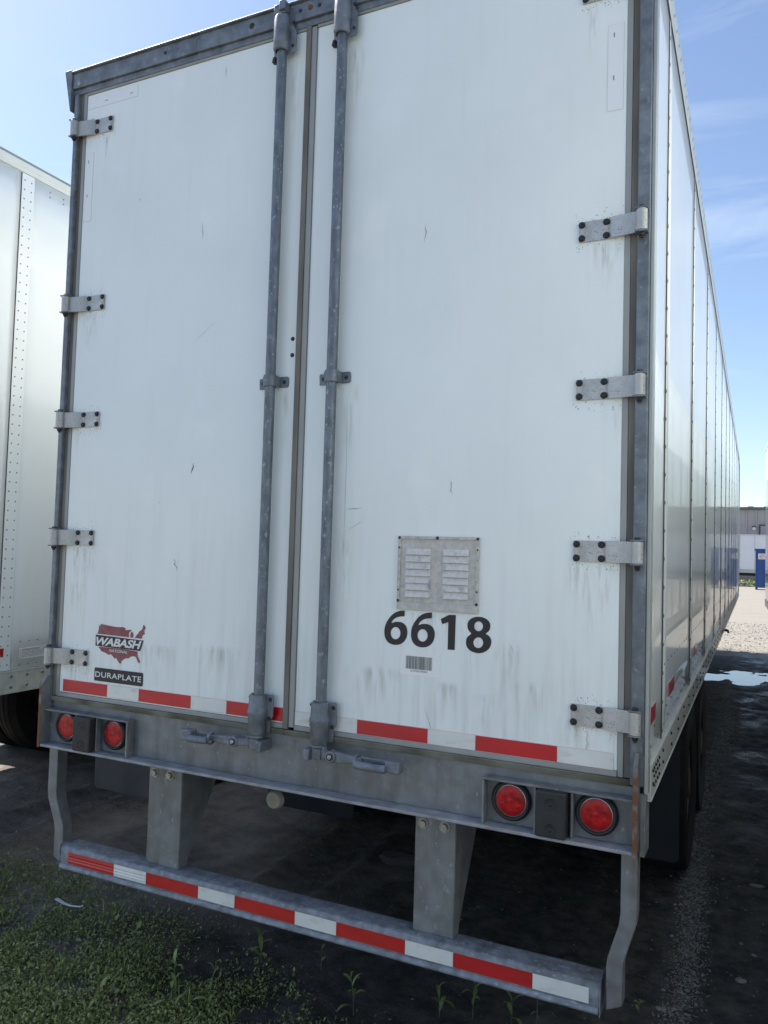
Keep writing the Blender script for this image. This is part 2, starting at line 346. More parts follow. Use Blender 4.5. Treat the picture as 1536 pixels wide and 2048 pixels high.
l(math_('ADD', noise(26, 8, .7), math_('MULTIPLY', noise(110, 4, .6), .35)), bp.inputs['Height']); l(bp.outputs[0], b.inputs['Normal'])
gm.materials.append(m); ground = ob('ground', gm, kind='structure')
w = mat('puddle_water', (.012, .012, .010), .02, spec=.6, bump=.0006, bscale=5)
ob('puddle_water', MB().add([(.2, 9.2, WATER), (3.0, 9.2, WATER), (3.0, 14.6, WATER), (.2, 14.6, WATER)], [(0, 1, 2, 3)]).mesh('puddle_water', w, 0), kind='structure')

# ------------------------------------------------------------------ trailer builders
def wheel(parent, x, y, out, bare=False):
    """dual tyres + rims; out = +1 right side, -1 left; x = outer face"""
    for k in (0, 1):
        xc = x-out*(.14+k*.33)
        o = MB().lathe([(.30, -.11), (.40, -.135), (.49, -.125), (.515, -.09), (.52, 0), (.515, .09), (.49, .125), (.40, .135), (.30, .11), (.285, 0)], (0, 0, 0), 'x', 40, True)
        for g in (-.06, 0, .06): o.lathe([(.519, g-.006), (.524, g), (.519, g+.006)], (0, 0, 0), 'x', 40)
        wo = o.build('tyre', M['tyre'], parent, loc=(xc, y, .515))
        MB().lathe([(.30, -.10), (.285, -.09), (.27, 0), (.285, .09), (.30, .10)], (0, 0, 0), 'x', 32).build('rim', M['rim'], wo)
        dsk = MB().lathe([(.275, -.01), (.2, .035*(1 if k == 0 else -1)), (.12, .06*(1 if k == 0 else -1)), (.001, .06*(1 if k == 0 else -1))], (0, 0, 0), 'x', 32)
        for a in range(10):
            q = a*math.pi/5; dsk.dome((.05*out, .165*math.cos(q), .165*math.sin(q)), (out, 0, 0), .018, .03, 6)
        dsk.build('wheel_disc', M['rim'], wo)
    MB().cyl((x-out*.40, y, .515), (x-out*.72, y, .515), .21, n=24).cyl((x-out*.02, y, .515), (x-out*.2, y, .515), .09, n=16).build('brake_drum', M['drum'], parent)

def running_gear(parent, ya, w, flapmat, flap_y, flap_z):
    for y in ya:
        MB().cyl((-w+.35, y, .515), (w-.35, y, .515), .065).build('axle', M['chassis'], parent)
        for s_ in (1, -1): wheel(parent, s_*w, y, s_)
    bg_ = MB()
    for s_ in (1, -1):
        bg_.box(s_*.52-.05, s_*.52+.05, flap_y-.05, ya[-1]+1.0, .86, 1.02)
        for y in ya:
            bg_.box(s_*.52-.06, s_*.52+.06, y-.12, y+.12, .58, .86)
            bg_.prism([(y-.5, .70), (y, .60), (y+.5, .70), (y+.5, .73), (y, .64), (y-.5, .73)], s_*.52-.04, s_*.52+.04, 'x')
    bg_.box(-.5, .5, ya[0]-.6, ya[0]-.5, .84, .98).box(-.5, .5, ya[1]+.7, ya[1]+.8, .84, .98)
    bg_.build('bogie_frame', M['chassis'], parent)
    for s_ in (1, -1):
        g = MB(); n_ = 8
        a, c = (w-.005)*s_, (w-.615)*s_
        lo, hi = min(a, c), max(a, c)
        fz = flap_z if isinstance(flap_z, float) else flap_z[(s_+1)//2]; pts = [(lo+.02, fz), (hi-.02, fz), (hi, fz+.02), (hi, .98), (lo, .98), (lo, fz+.02)]
        g.prism(pts, flap_y, flap_y+.008)
        g.build('mud_flap', flapmat, parent)

def crossmembers(parent, y0, y1, zt, half=1.24):
    for i in range(int((y1-y0)/.305)):
        y = y0+i*.305
        if i >= 22: continue
        MB().box(-half, half, y, y+.006, zt-.11, zt-.004).box(-half, half, y, y+.05, zt-.11, zt-.104).box(-half, half, y, y+.05, zt-.008, zt-.002).build('crossmember', M['chassis'], parent, smooth=0)
    g = MB()
    for i in range(22, int((y1-y0)/.305)):
        y = y0+i*.305; g.box(-half, half, y, y+.05, zt-.11, zt-.002)
    g.build('front_crossmembers', M['chassis'], parent, smooth=0)

def landing_gear(parent, y):
    for s_ in (1, -1):
        g = MB().box(s_*.55-.06, s_*.55+.06, y-.06, y+.06, .45, 1.15).box(s_*.55-.045, s_*.55+.045, y-.045, y+.045, .06, .45).box(s_*.55-.13, s_*.55+.13, y-.13, y+.13, .015, .06)
        g.build('landing_leg', M['chassis'], parent, .004)
    MB().box(-.5, .5, y-.02, y+.02, .55, .62).build('landing_brace', M['chassis'], parent)

# ============================================================ MAIN TRAILER
T = thing('box_trailer', 'middle white semi trailer seen from behind, with number 6618, louvered vent and closed rear doors', 'trailer')
LEN = 15.74; HW = 1.295; TOP = 4.105
# --- doors
dl = MB().box(-1.222, -.036, .0, .045, 1.245, 3.99).build('rear_door', M['door'], T, .002, label='left rear door with maroon map decal')
dr = MB().box(.011, 1.205, .0, .045, 1.245, 3.99).build('rear_door', M['door'], T, .002, label='right rear door with vent and number 6618')
def frame_strip(nm, m, parent, x0, x1, z0, z1, y0=-.003, y1=.03): return MB().box(x0, x1, y0, y1, z0, z1).build(nm, m, parent, .0015)
frame_strip('door_trim', M['trim'], dl, -1.241, -1.2225, 1.226, 4.008)
frame_strip('door_trim', M['trim'], dl, -1.2222, -.0365, 3.9905, 4.008, -.005)
frame_strip('bottom_trim', M['trim'], dl, -1.2222, -.0365, 1.226, 1.2445, -.006)
frame_strip('door_trim', M['trim'], dr, 1.2055, 1.2235, 1.226, 4.008)
frame_strip('door_trim', M['trim'], dr, .0115, 1.2045, 3.9905, 4.008, -.005)
frame_strip('bottom_trim', M['trim'], dr, .0115, 1.2045, 1.226, 1.2445, -.006)
frame_strip('meeting_trim', M['trim'], dr, -.0125, .0105, 1.235, 3.995, -.007, .03)
frame_strip('meeting_seal', M['seal'], dl, -.0358, -.013, 1.228, 4.0, -.012, .03)
MB().prism([(-.010, 1.2035), (-.017, 1.2255), (-.002, 1.2255), (.003, 1.2035)][::-1], -1.2615, -.03, 'x').build('bottom_seal', M['botseal'], dl, .002)
MB().prism([(-.010, 1.2035), (-.017, 1.2255), (-.002, 1.2255), (.003, 1.2035)][::-1], -.0295, 1.2455, 'x').build('bottom_seal', M['botseal'], dr, .002)
frame_strip('side_seal', M['seal'], dl, -1.2615, -1.2413, 1.2265, 4.008, -.001, .03)
frame_strip('side_seal', M['seal'], dr, 1.224, 1.2455, 1.2265, 4.008, -.001, .03)
# scuffs on the doors: thin slivers of dried dirt and scratches
def scuff(x, z, dx, dz, w_, seed):
    g = MB(); rr = random.Random(seed); n_ = 7; up = []; dn = []
    for i in range(n_+1):
        q = i/n_; cx = x+dx*q+rr.uniform(-1, 1)*w_*.7; cz = z+dz*q; ww = w_*math.sin(math.pi*min(.95, max(.05, q)))*rr.uniform(.4, 1.1)
        nl = math.hypot(dx, dz); ox, oz = -dz/nl*ww/2, dx/nl*ww/2
        up.append((cx+ox, cz+oz)); dn.append((cx-ox, cz-oz))
    vs = []; 
    for a, c in zip(up, dn): vs += [(a[0], -.0008, a[1]), (c[0], -.0008, c[1])]
    g.add(vs, [(2*i, 2*i+1, 2*i+3, 2*i+2) for i in range(n_)]); return g
M['scuffd'] = mat('dark_scuff', (.10, .11, .11), .7); M['scuffm'] = mat('faint_scuff', (.36, .38, .38), .7); M['scuffp'] = mat('pale_grime', (.55, .56, .50), .8); M['scuffg'] = mat('green_grime', (.24, .25, .19), .85)
for i, (x, z, dx, dz, w_, mm) in enumerate([(-.527, 3.285, .006, -.075, .004, 'scuffm'), (-.435, 3.94, .002, -.05, .004, 'scuffm'), (-.52, 2.26, -.013, -.045, .008, 'scuffd'), (-.6, 1.86, .012, -.05, .008, 'scuffm'),
        (.50, 3.12, -.004, -.07, .005, 'scuffm'), (.205, 2.07, .068, .004, .0025, 'scuffd'), (.205, 1.985, .085, .05, .0018, 'scuffm'), (-.56, 2.76, .13, .09, .0018, 'scuffm'),
        (.197, 2.5, .004, -.6, .0022, 'scuffm'), (.545, 1.37, .035, -.10, .0016, 'scuffd'), (.62, 2.18, .004, -.06, .004, 'scuffm'), (.845, 1.62, .02, -.035, .002, 'scuffm'),
        (-.88, 3.45, .01, -.02, .003, 'scuffm'), (-.7, 2.1, .006, -.01, .004, 'scuffm'), (1.11, 1.36, .0, -.1, .007, 'scuffp')]):
    scuff(x, z, dx, dz, w_, i).build('scuff_mark', M[mm], dl if x < -.02 else dr, smooth=0)
# grime fans around each hinge: loose speckles
gp = MB(); gd = MB()
HZ = [3.825, 3.0, 2.468, 1.936, 1.406]
for z in HZ:
    for s_, g in ((1, gd), (-1, gp)):
        for k in range(46):
            a = random.gauss(0, 1); xx = s_*random.uniform(1.045, 1.20); zz = z+random.choice((-1, 1, -1))*(.038+abs(random.gauss(0, .016))); q = random.uniform(.0006, .0019)
            if random.random() < .15: g.sheet([(xx, zz), (xx+q, zz-random.uniform(.005, .02)), (xx-q*.6, zz)], -.0006)
            else: g.sheet([(xx-q, zz), (xx, zz-q*1.3), (xx+q*1.2, zz), (xx, zz+q)], -.0006)
gp.build('grime_specks', M['scuffd'], dl, smooth=0, kind='stuff'); gd.build('grime_specks', M['scuffd'], dr, smooth=0, kind='stuff')
# soft runs of road grime below the fittings
def grime_mat(name, col, amt, fine=9.):
    m = mat(name, col, .8); t = m.node_tree; b = t.nodes['Principled BSDF']; n = t.nodes.new; l = t.links.new
    tcg = n('ShaderNodeTexCoord'); sg = n('ShaderNodeSeparateXYZ'); l(tcg.outputs['Generated'], sg.inputs[0])
    def mth(op, a, c=0.):
        q = n('ShaderNodeMath'); q.operation = op
        for i, w in enumerate((a, c)):
            if isinstance(w, (int, float)): q.inputs[i].default_value = w
            else: l(w, q.inputs[i])
        return q.outputs[0]
    xx = mth('SUBTRACT', 1., mth('ABSOLUTE', mth('SUBTRACT', mth('MULTIPLY', sg.outputs[0], 2.), 1.)))
    mp_ = n('ShaderNodeMapping'); mp_.inputs['Scale'].default_value = (1, 1, .13); l(tcg.outputs['Object'], mp_.inputs[0])
    nz_ = n('ShaderNodeTexNoise'); nz_.inputs['Scale'].default_value = fine*9; nz_.inputs['Detail'].default_value = 4; l(mp_.outputs[0], nz_.inputs['Vector'])
    mr_ = n('ShaderNodeMapRange'); mr_.inputs[1].default_value = .42; mr_.inputs[2].default_value = .68; l(nz_.outputs[0], mr_.inputs[0])
    zz = mth('MULTIPLY', mth('POWER', sg.outputs[2], 1.4), mth('MINIMUM', mth('MULTIPLY', mth('SUBTRACT', 1., sg.outputs[2]), 8.), 1.))
    l(mth('MULTIPLY', mth('MULTIPLY', mth('MULTIPLY', xx, zz), mr_.outputs[0]), amt), b.inputs['Alpha']); return m
M['run'] = grime_mat('grey_grime_run', (.27, .27, .24), .30); M['runo'] = grime_mat('olive_grime_run', (.35, .35, .26), .40, 5.); M['runr'] = grime_mat('rust_run', (.24, .16, .10), .30)
def grime(x0, x1, z0, z1, par, mm='run', y=-.0005): MB().add([(x0, y, z0), (x1, y, z0), (x1, y, z1), (x0, y, z1)], [(0, 1, 2, 3)]).build('grime_run', M[mm], par, smooth=0)
for z in HZ:
    for s_, p_ in ((1, dr), (-1, dl)):
        rg = random.Random(int(z*100)*s_)
        for k_ in range(rg.randint(1, 4)):
            c_ = rg.choice((1.067, 1.147, 1.10, 1.18))+rg.uniform(-.012, .012); w_ = rg.uniform(.012, .045)
            grime(*sorted((s_*(c_-w_), s_*(c_+w_))), z-rg.uniform(.09, .38), z-.034, p_, rg.choice(('run', 'run', 'runr', 'runo')))
for x0, x1, z0, z1, mm in ((.78, .90, 1.30, 1.62, 'runo'), (.84, 1.0, 1.29, 1.50, 'runo'), (.52, .72, 1.30, 1.47, 'runo'), (.20, .50, 1.30, 1.50, 'runo'), (.16, .26, 2.2, 2.55, 'runo'), (.16, .24, 1.4, 2.0, 'run'), (1.0, 1.16, 1.26, 1.40, 'runo'), (.66, .76, 1.40, 1.705, 'run'), (.43, .73, 1.58, 1.708, 'run'), (.70, .82, 1.25, 1.44, 'run'), (.14, .24, 3.5, 3.88, 'runo')):
    grime(x0, x1, z0, z1, dr, mm)
for x0, x1, z0, z1, mm in ((-.98, -.86, 1.38, 1.56, 'run'), (-1.2, -1.02, 1.26, 1.38, 'run'), (-.5, -.2, 1.30, 1.52, 'runo'), (-.80, -.55, 1.30, 1.5, 'runo'), (-.115, -.05, 2.2, 2.55, 'runo'), (-.12, -.05, 3.4, 3.88, 'runo'), (-1.22, -1.08, 1.5, 1.75, 'run')):
    grime(x0, x1, z0, z1, dl, mm)
# two bolts near the door edge
for z in (2.742, 2.677):
    MB().dome((-.057, 0, z), (0, -1, 0), .009, .005, 10).build('door_bolt', M['dark'], dl)
# --- frame
po = MB().box(1.246, 1.2865, -.020, .06, 1.21, 4.0).build('corner_post', M['galv'], T, .004)
MB().box(-1.2865, -1.262, -.020, .06, 1.21, 4.0).build('corner_post', M['galv'], T, .004)
MB().box(1.287, 1.2995, -.006, .045, 1.185, 4.0).build('corner_edge_trim', M['edge'], T, .002)
MB().box(-1.2995, -1.287, -.006, .045, 1.185, 4.0).build('corner_edge_trim', M['galv'], T, .002)
hd = MB().box(-1.30, 1.30, -.022, .12, 4.028, 4.1).box(-1.30, 1.30, -.034, .12, 4.1002, 4.108).box(-1.30, 1.30, -.010, .10, 4.0005, 4.0279).build('rear_header', M['galv'], T, .003)
for x in (-.295, -.061, .027, .5, -.75): MB().dome((x, -.022, 4.066), (0, -1, 0), .008 if x != -.295 else .013, .004, 10).build('header_bolt', M['dark'], hd)
MB().dome((-.015, -.022, 4.068), (0, -1, 0), .011, .006, 12).build('rusty_plug', M['rust'], hd)
MB().dome((-1.262, -.022, 4.05), (0, -1, 0), .011, .003, 10).build('header_rivet', M['bolt'], hd)
for s_ in (1, -1):
    MB().prism([(s_*1.300, 3.92), (s_*1.303, 3.92), (s_*1.345, 4.118), (s_*1.300, 4.118)], -.03, .03).build('corner_gusset', M['galv'], T, .002)
# --- sill
si = MB().box(-1.2555, 1.2555, .0, .06, 1.021, 1.2033).build('rear_sill', M['sill'], T, .002)
MB().box(-1.262, 1.262, -.060, .10, 1.009, 1.0208).build('sill_flange', M['ledge'], T, .003)
for s_ in (1, -1):
    MB().prism([(-.060, 1.01), (-.060, 1.285), (-.030, 1.315), (.0, 1.315), (.05, 1.30), (.05, 1.01)], s_*1.2625, s_*1.2745, 'x').build('side_gusset', M['sill'], T, .0015)
    MB().box(min(s_*1.2615, s_*1.2755), max(s_*1.2615, s_*1.2755), -.0635, -.0603, 1.006, 1.275 if s_ > 0 else 1.285).build('rusty_edge', M['rust'], T, .001)
    MB().box(min(s_*1.275, s_*1.292), max(s_*1.275, s_*1.292), -.0, .10, .99, 1.1845).build('sill_end', M['sill'], T, .002)
    sh = MB().box(min(s_*.775, s_*1.262), max(s_*.775, s_*1.262), -.045, -.0005, 1.166, 1.174)
    sh.box(min(s_*.775, s_*.783), max(s_*.775, s_*.783), -.045, -.0005, 1.0213, 1.1658)
    for xx in (.953, 1.073): sh.box(s_*xx-.0035, s_*xx+.0035, -.040, -.0005, 1.0213, 1.1658)
    sh.build('lamp_box_frame', M['sill'], T, .0012)
    MB().box(min(s_*.783, s_*1.262), max(s_*.783, s_*1.262), -.0035, -.0008, 1.022, 1.165).build('lamp_plate', M['sill'], T)
    for xx, zz in (((.868, 1.103), (1.146, 1.104)) if s_ > 0 else ((.872, 1.103), (1.146, 1.103))):
        lm = MB().lathe([(.0512, -.002), (.0518, -.020), (.055, -.026), (.060, -.0265), (.0655, -.022), (.068, -.014), (.067, -.0036)], (0, 0, 0), 'y', 40).build('tail_lamp', M['rubber'], T, loc=(s_*xx, 0, zz))
        MB().lathe([(.0508, -.012), (.0514, -.0195), (.0500, -.0200), (.0495, -.012)], (0, 0, 0), 'y', 40, True).build('lamp_ring', M['chrome'], lm)
        le = MB().lathe([(.0497, -.012), (.0490, -.0205), (.042, -.0225), (.022, -.0235), (.0001, -.0236)], (0, 0, 0), 'y', 40).build('lamp_lens', M['lens'], lm)
        fr = MB()
        for k in range(6):
            q = k*math.pi/3+.5; fr.dome((.027*math.cos(q), -.0225, .027*math.sin(q)), (0, -1, 0), .0115, .0012, 12)
        fr.dome((0, -.0234, 0), (0, -1, 0), .010, .0012, 12)
        fr.build('lens_facets', M['lens'], lm)
    # dock bumper block with two bolt holes
    c0, c1 = (s_*.962, s_*1.060); a, c = min(c0, c1), max(c0, c1)
    bb = MB().box(a, c, -.070, -.004, 1.021, 1.1655).build('rubber_bumper_block', M['block'], T, .006)
    bb.modifiers['edge'].segments = 3
    for zz in (1.130, 1.050):
        MB().lathe([(.0185, -.0704), (.019, -.0712), (.0165, -.0716), (.0155, -.0706), (.0145, -.0702), (.0001, -.0702)], ((a+c)/2, 0, zz), 'y', 20).build('bolt_hole', M['rubber'], bb)
        MB().dome(((a+c)/2, -.0703, zz-.004), (0, -1, 0), .0075, .002, 6).build('recessed_bolt', M['dark'], bb)
for x0, x1, z0, z1, mm in ((-.42, -.36, 1.03, 1.155, 'run'), (-.20, -.06, 1.03, 1.14, 'run'), (.10, .24, 1.03, 1.14, 'run'), (-.66, -.5, 1.03, 1.19, 'run'), (.4, .55, 1.03, 1.16, 'run'), (-.02, .06, 1.08, 1.2, 'runr'), (-.10, -.06, 1.10, 1.2, 'runr'), (.6, .74, 1.03, 1.19, 'run')):
    grime(x0, x1, z0, z1, T, mm, -.0005)
# --- hinges (both sides, five each): strap > knuckle, pin, bolts
def make_hinge(s_):
    st = MB().prism([(0, -.030), (-.03*s_, -.027), (-.055*s_, -.0205), (-.095*s_, -.017), (-.105*s_, -.007), (-.205*s_, -.007), (-.205*s_, -.001), (-.102*s_, -.001), (-.075*s_, -.010), (-.05*s_, -.0145), (-.02*s_, -.0205), (0, -.0235)], -.0345, .0345, 'z')
    st.box(min(-.20*s_, -.188*s_), max(-.20*s_, -.188*s_), -.0083, -.0069, -.033, .033).box(min(-.122*s_, -.108*s_), max(-.122*s_, -.108*s_), -.0083, -.0069, -.033, .033)
    h = st.build('hinge', M['alu'], T, .0012)
    MB().cyl((0, -.036, -.0345), (0, -.036, .0345), .0175, n=20).build('knuckle', M['alu'], h, .001)
    MB().box(-.020, .020, -.052, -.018, .0352, .0405).build('hinge_lug', M['galv'], h, .001); MB().box(-.020, .020, -.052, -.018, -.0405, -.0352).build('hinge_lug', M['galv'], h, .001)
    MB().cyl((0, -.036, .0406), (0, -.036, .0475), .0105, n=6).cyl((0, -.036, -.0406), (0, -.036, -.052), .0115, .009, n=6).cyl((0, -.036, -.0521), (0, -.036, -.058), .006, n=8).build('hinge_pin', M['dark'], h, .001)
    for bx in (-.115, -.195):
        for bz in (-.0225, .0225):
            MB().cyl((bx*s_, -.0071, bz), (bx*s_, -.0095, bz), .0115, n=12).dome((bx*s_, -.0096, bz), (0, -1, 0), .0098, .0075, 8).build('hinge_bolt', M['dark'], h)
    return h
for s_ in (1, -1):
    h0 = make_hinge(s_)
    for k, z in enumerate(HZ):
        h = h0 if k == 0 else copy_tree(h0, T)
        h.location = (s_*1.262, 0, z)
# --- lock rods
def lock_rod(x, s_, hl):
    """x rod centre; s_ = side the handle points to; hl handle length"""
    y = -.034
    rod = MB().cyl((x, y, 1.17), (x, y, 4.075), .0205, n=20).build('lock_rod', M['rod'], T)
    # top keeper housing
    hp = MB().prism([(x-.042, 3.895), (x+.052, 3.895), (x+.060, 3.905), (x+.060, 3.985), (x+.046, 4.005), (x+.046, 4.045), (x-.038, 4.045), (x-.042, 4.03)], -.0285, -.0225)
    hp.lathe([(.030, 3.905), (.033, 3.912), (.0325, 4.03), (.030, 4.045), (.022, 4.048), (.022, 3.903)], (x, -.040, 0), 'z', 24, True)
    hp.build('rod_housing', M['galv'], rod, .0015)
    for bz in (3.925, 4.02): MB().dome((x+.046, -.0285, bz), (0, -1, 0), .007, .005, 8).build('housing_bolt', M['dark'], rod)
    MB().box(x-.030, x+.0, -.060, -.0225, 4.055, 4.092).box(x+.0005, x+.028, -.070, -.0345, 4.060, 4.098).cyl((x-.03, -.05, 4.062), (x+.02, -.05, 4.062), .008, n=8).build('rod_cam', M['galv'], rod, .003)
    # small hook left of the housing
    MB().prism([(x-.052, 3.878), (x-.036, 3.875), (x-.034, 3.90), (x-.046, 3.90)], -.03, -.01).build('housing_tab', M['dark'], rod, .002)
    # mid clamp
    cz = 2.57
    cl = MB().prism([(x-.068, cz-.023), (x-.030, cz-.023), (x-.030, cz+.020), (x-.066, cz+.020), (x-.070, cz+.014)], -.0065, -.0008)
    cl.prism([(x+.028, cz-.021), (x+.060, cz-.021), (x+.066, cz-.015), (x+.066, cz+.016), (x+.060, cz+.022), (x+.028, cz+.022)], -.0065, -.0008)
    cl.lathe([(.0265, cz-.021), (.0265, cz+.024), (.0212, cz+.024), (.0212, cz-.021)], (x, y, 0), 'z', 24, True)
    cl.box(x-.031, x-.0235, -.040, -.0066, cz-.019, cz+.021).box(x+.0235, x+.031, -.036, -.0066, cz-.019, cz+.021)
    cl.build('rod_clamp', M['galv'], rod, .0012)
    for bx in (-.052, .048): MB().dome((x+bx, -.0066, cz), (0, -1, 0), .008, .005, 8).build('clamp_bolt', M['dark'], rod)
    # bottom housing
    bh = MB().prism([(x-.040, 1.352), (x+.058, 1.352), (x+.062, 1.346), (x+.062, 1.272), (x+.050, 1.255), (x+.050, 1.212), (x+.042, 1.206), (x-.036, 1.206), (x-.040, 1.212)], -.0265, -.0205)
    bh.lathe([(.023, 1.353), (.033, 1.350), (.035, 1.300), (.0385, 1.291), (.0385, 1.281), (.035, 1.272), (.0335, 1.205), (.030, 1.199), (.022, 1.199), (.022, 1.353)], (x, -.040, 0), 'z', 28, True)
    bh.build('rod_housing', M['galv'], rod, .0015)
    MB().lathe([(.030, 1.1985), (.031, 1.191), (.027, 1.187), (.020, 1.187)], (x, -.040, 0), 'z', 24).cyl((x, -.04, 1.1985), (x, -.04, 1.15), .019, n=16).build('rod_collar', M['galv'], rod)
    for bx, bz in ((.049, 1.334), (.046, 1.262), (-.043, 1.336), (-.043, 1.262)): MB().dome((x+bx, -.0265, bz), (0, -1, 0), .0085, .006, 8).build('housing_bolt', M['dark'], rod)
    # bottom cam and keeper
    MB().box(x-.020, x+.020, -.062, -.0215, 1.145, 1.1865).build('rod_cam', M['galv'], rod, .004)
    kp = MB().box(min(x-s_*.021, x-s_*.045), max(x-s_*.021, x-s_*.045), -.078, -.0005, 1.142, 1.183).box(x-.03, x+.03, -.012, -.0005, 1.135, 1.142)
    kp.build('cam_keeper', M['galv'], T, .003)
    # handle: pivot lug, arm, loop with hasp
    hz = 1.172; hy = -.073
    def X(d): return x+s_*d
    hd_ = MB()
    hd_.prism([(X(.012), hy+.020), (X(.045), hy-.005), (X(.058), hy-.016), (X(.058), hy+.016), (X(.02), hy+.036)][::(1 if s_ > 0 else -1)], hz-.014, hz+.014, 'z')
    hd_.cyl((X(.075), hy-.019, hz), (X(.075), hy+.016, hz), .021, n=20)
    hd_.prism([(X(.075), hz-.020), (X(.125), hz-.017), (X(.155), hz-.013), (X(.195), hz-.012), (X(.195), hz+.012), (X(.155), hz+.013), (X(.12), hz+.015), (X(.075), hz+.020)][::(1 if s_ > 0 else -1)], hy-.012, hy+.010)
    handle = hd_.build('door_handle', M['galv'], T, .003)
    lp = MB().box(min(X(.185), X(hl-.03)), max(X(.185), X(hl-.03)), hy+.004, hy+.013, hz-.010, hz+.012)        # rear bar
    lp.box(min(X(hl-.055), X(hl)), max(X(hl-.055), X(hl)), hy-.028, hy+.0135, hz-.021, hz+.020)                 # end block
    lp.build('handle_loop', M['galv'], handle, .005)
    MB().tube([(X(.185), hy-.030, hz-.006), (X(.20), hy-.034, hz-.008), (X(hl-.07), hy-.034, hz-.009), (X(hl-.05), hy-.03, hz-.009)], .0145, 12).build('hasp_bar', M['galv'], handle)
    MB().lathe([(.019, -.0055), (.0245, -.0055), (.0245, .0055), (.019, .0055)], (X(.18), hy-.012, hz-.002), 'x', 24, True).build('hasp_ring', M['galv'], handle, .0015)
    MB().cyl((X(.075), hy-.0195, hz), (X(.075), hy-.022, hz), .0125, n=16).build('pivot_ring', M['dark'], handle)
    MB().dome((X(.075), hy-.0222, hz), (0, -1, 0), .009, .005, 10).build('pivot_bolt', M['bolt'], handle)
    MB().cyl((X(.03), hy+.02, hz-.024), (X(.03), hy+.02, hz+.024), .010, n=12).build('pivot_pin', M['galv'], handle, .001)
    return rod
lock_rod(-.133, -1, .322)
lock_rod(.143, 1, .352)
# --- reflective tape on the doors
def strip(x0, x1, z0, z1, m, parent, y=-.0012):
    return MB().box(x0, x1, y-.0012, y+.0008, z0, z1).build('reflective_strip', m, parent, smooth=0, label='red strip' if m is M['red'] else 'white strip')
MB().box(-1.2, -.0365, -.0009, .0, 1.2495, 1.3045).build('tape_backing', M['tapeedge'], dl, smooth=0)
for a, c, k in ((-1.199, -.938, 'red'), (-.937, -.761, 'white'), (-.760, -.485, 'red'), (-.484, -.307, 'white'), (-.306, -.0375, 'red')):
    strip(a, c, 1.2515, 1.3025, M[k], dl)
MB().box(.0125, 1.194, -.0009, .0, 1.2445, 1.2985).build('tape_backing', M['tapeedge'], dr, smooth=0)
for a, c, k in ((.0125, .279, 'white'), (.280, .558, 'red'), (.559, .734, 'white'), (.735, 1.014, 'red'), (1.015, 1.193, 'white')):
    strip(a, c, 1.2465, 1.2965, M[k], dr)
# --- prints on the doors
def ring_sheet(name, outer, holes, m, y, parent):
    bm = bmesh.new(); ed = []
    for loop in [outer]+holes:
        vs = [bm.verts.new((p[0], y, p[1])) for p in loop]; ed += [bm.edges.new((vs[i], vs[(i+1) % len(vs)])) for i in range(len(vs))]
    bmesh.ops.triangle_fill(bm, use_beauty=True, use_dissolve=False, edges=ed)
    me = bpy.data.meshes.new(name); bm.to_mesh(me); bm.free(); me.materials.append(m); return ob(name, me, parent)
def smooth_loop(pts, sharp=()):
    """Chaikin corner cutting, keeping the corners listed"""
    for _ in range(2):
        o = []
        n_ = len(pts)
        for i in range(n_):
            p, q = pts[i], pts[(i+1) % n_]
            if p in sharp: o.append(p)
            else: o.append((p[0]*.75+q[0]*.25, p[1]*.75+q[1]*.25))
            if q not in sharp: o.append((p[0]*.25+q[0]*.75, p[1]*.25+q[1]*.75))
        pts = o
    return pts
SIX = [(0.4572, 1.7053), (0.4468, 1.705), (0.4314, 1.702), (0.4161, 1.6947), (0.4029, 1.6834), (0.3916, 1.6685), (0.3834, 1.6539), (0.3789, 1.6377), (0.3782, 1.6217), (0.3806, 1.6078), (0.3861, 1.5958), (0.3962, 1.586), (0.41, 1.5808), (0.4255, 1.5799), (0.4409, 1.5828), (0.4541, 1.5904), (0.4634, 1.6016), (0.4687, 1.6159), (0.4702, 1.63), (0.467, 1.6454), (0.4598, 1.6561), (0.4481, 1.6624), (0.4345, 1.6643), (0.4191, 1.6626), (0.4064, 1.6572), (0.4085, 1.6643), (0.4149, 1.6718), (0.4244, 1.6784), (0.4378, 1.6831), (0.457, 1.685)]
SIXH = [(0.4427, 1.6238), (0.442, 1.617), (0.4394, 1.6106), (0.4353, 1.6055), (0.4301, 1.6019), (0.4241, 1.6004), (0.4181, 1.6011), (0.4126, 1.6038), (0.4082, 1.6084), (0.4052, 1.6143), (0.404, 1.6211), (0.4048, 1.628), (0.4073, 1.6343), (0.4115, 1.6395), (0.4168, 1.643), (0.4227, 1.6445), (0.4288, 1.6439), (0.4342, 1.6411), (0.4386, 1.6365), (0.4416, 1.6306)]
ONE = [(0.5961, 1.6844), (0.6124, 1.6929), (0.6268, 1.7007), (0.6522, 1.7015), (0.651, 1.5801), (0.6249, 1.5794), (0.6249, 1.675), (0.6021, 1.6666)]
EIGHT = [(0.7361, 1.7013), (0.7502, 1.7002), (0.7643, 1.6951), (0.775, 1.6858), (0.7787, 1.6741), (0.7773, 1.6617), (0.7713, 1.6513), (0.7603, 1.6445), (0.7726, 1.6397), (0.7808, 1.6303), (0.7835, 1.6189), (0.7814, 1.6055), (0.7747, 1.5934), (0.7617, 1.583), (0.7479, 1.5772), (0.7339, 1.5758), (0.7162, 1.5787), (0.7018, 1.5859), (0.6937, 1.597), (0.6912, 1.6086), (0.6927, 1.6221), (0.6989, 1.632), (0.7128, 1.6414), (0.7031, 1.6481), (0.6971, 1.6571), (0.6954, 1.6695), (0.6976, 1.6814), (0.7062, 1.6921), (0.7203, 1.699)]
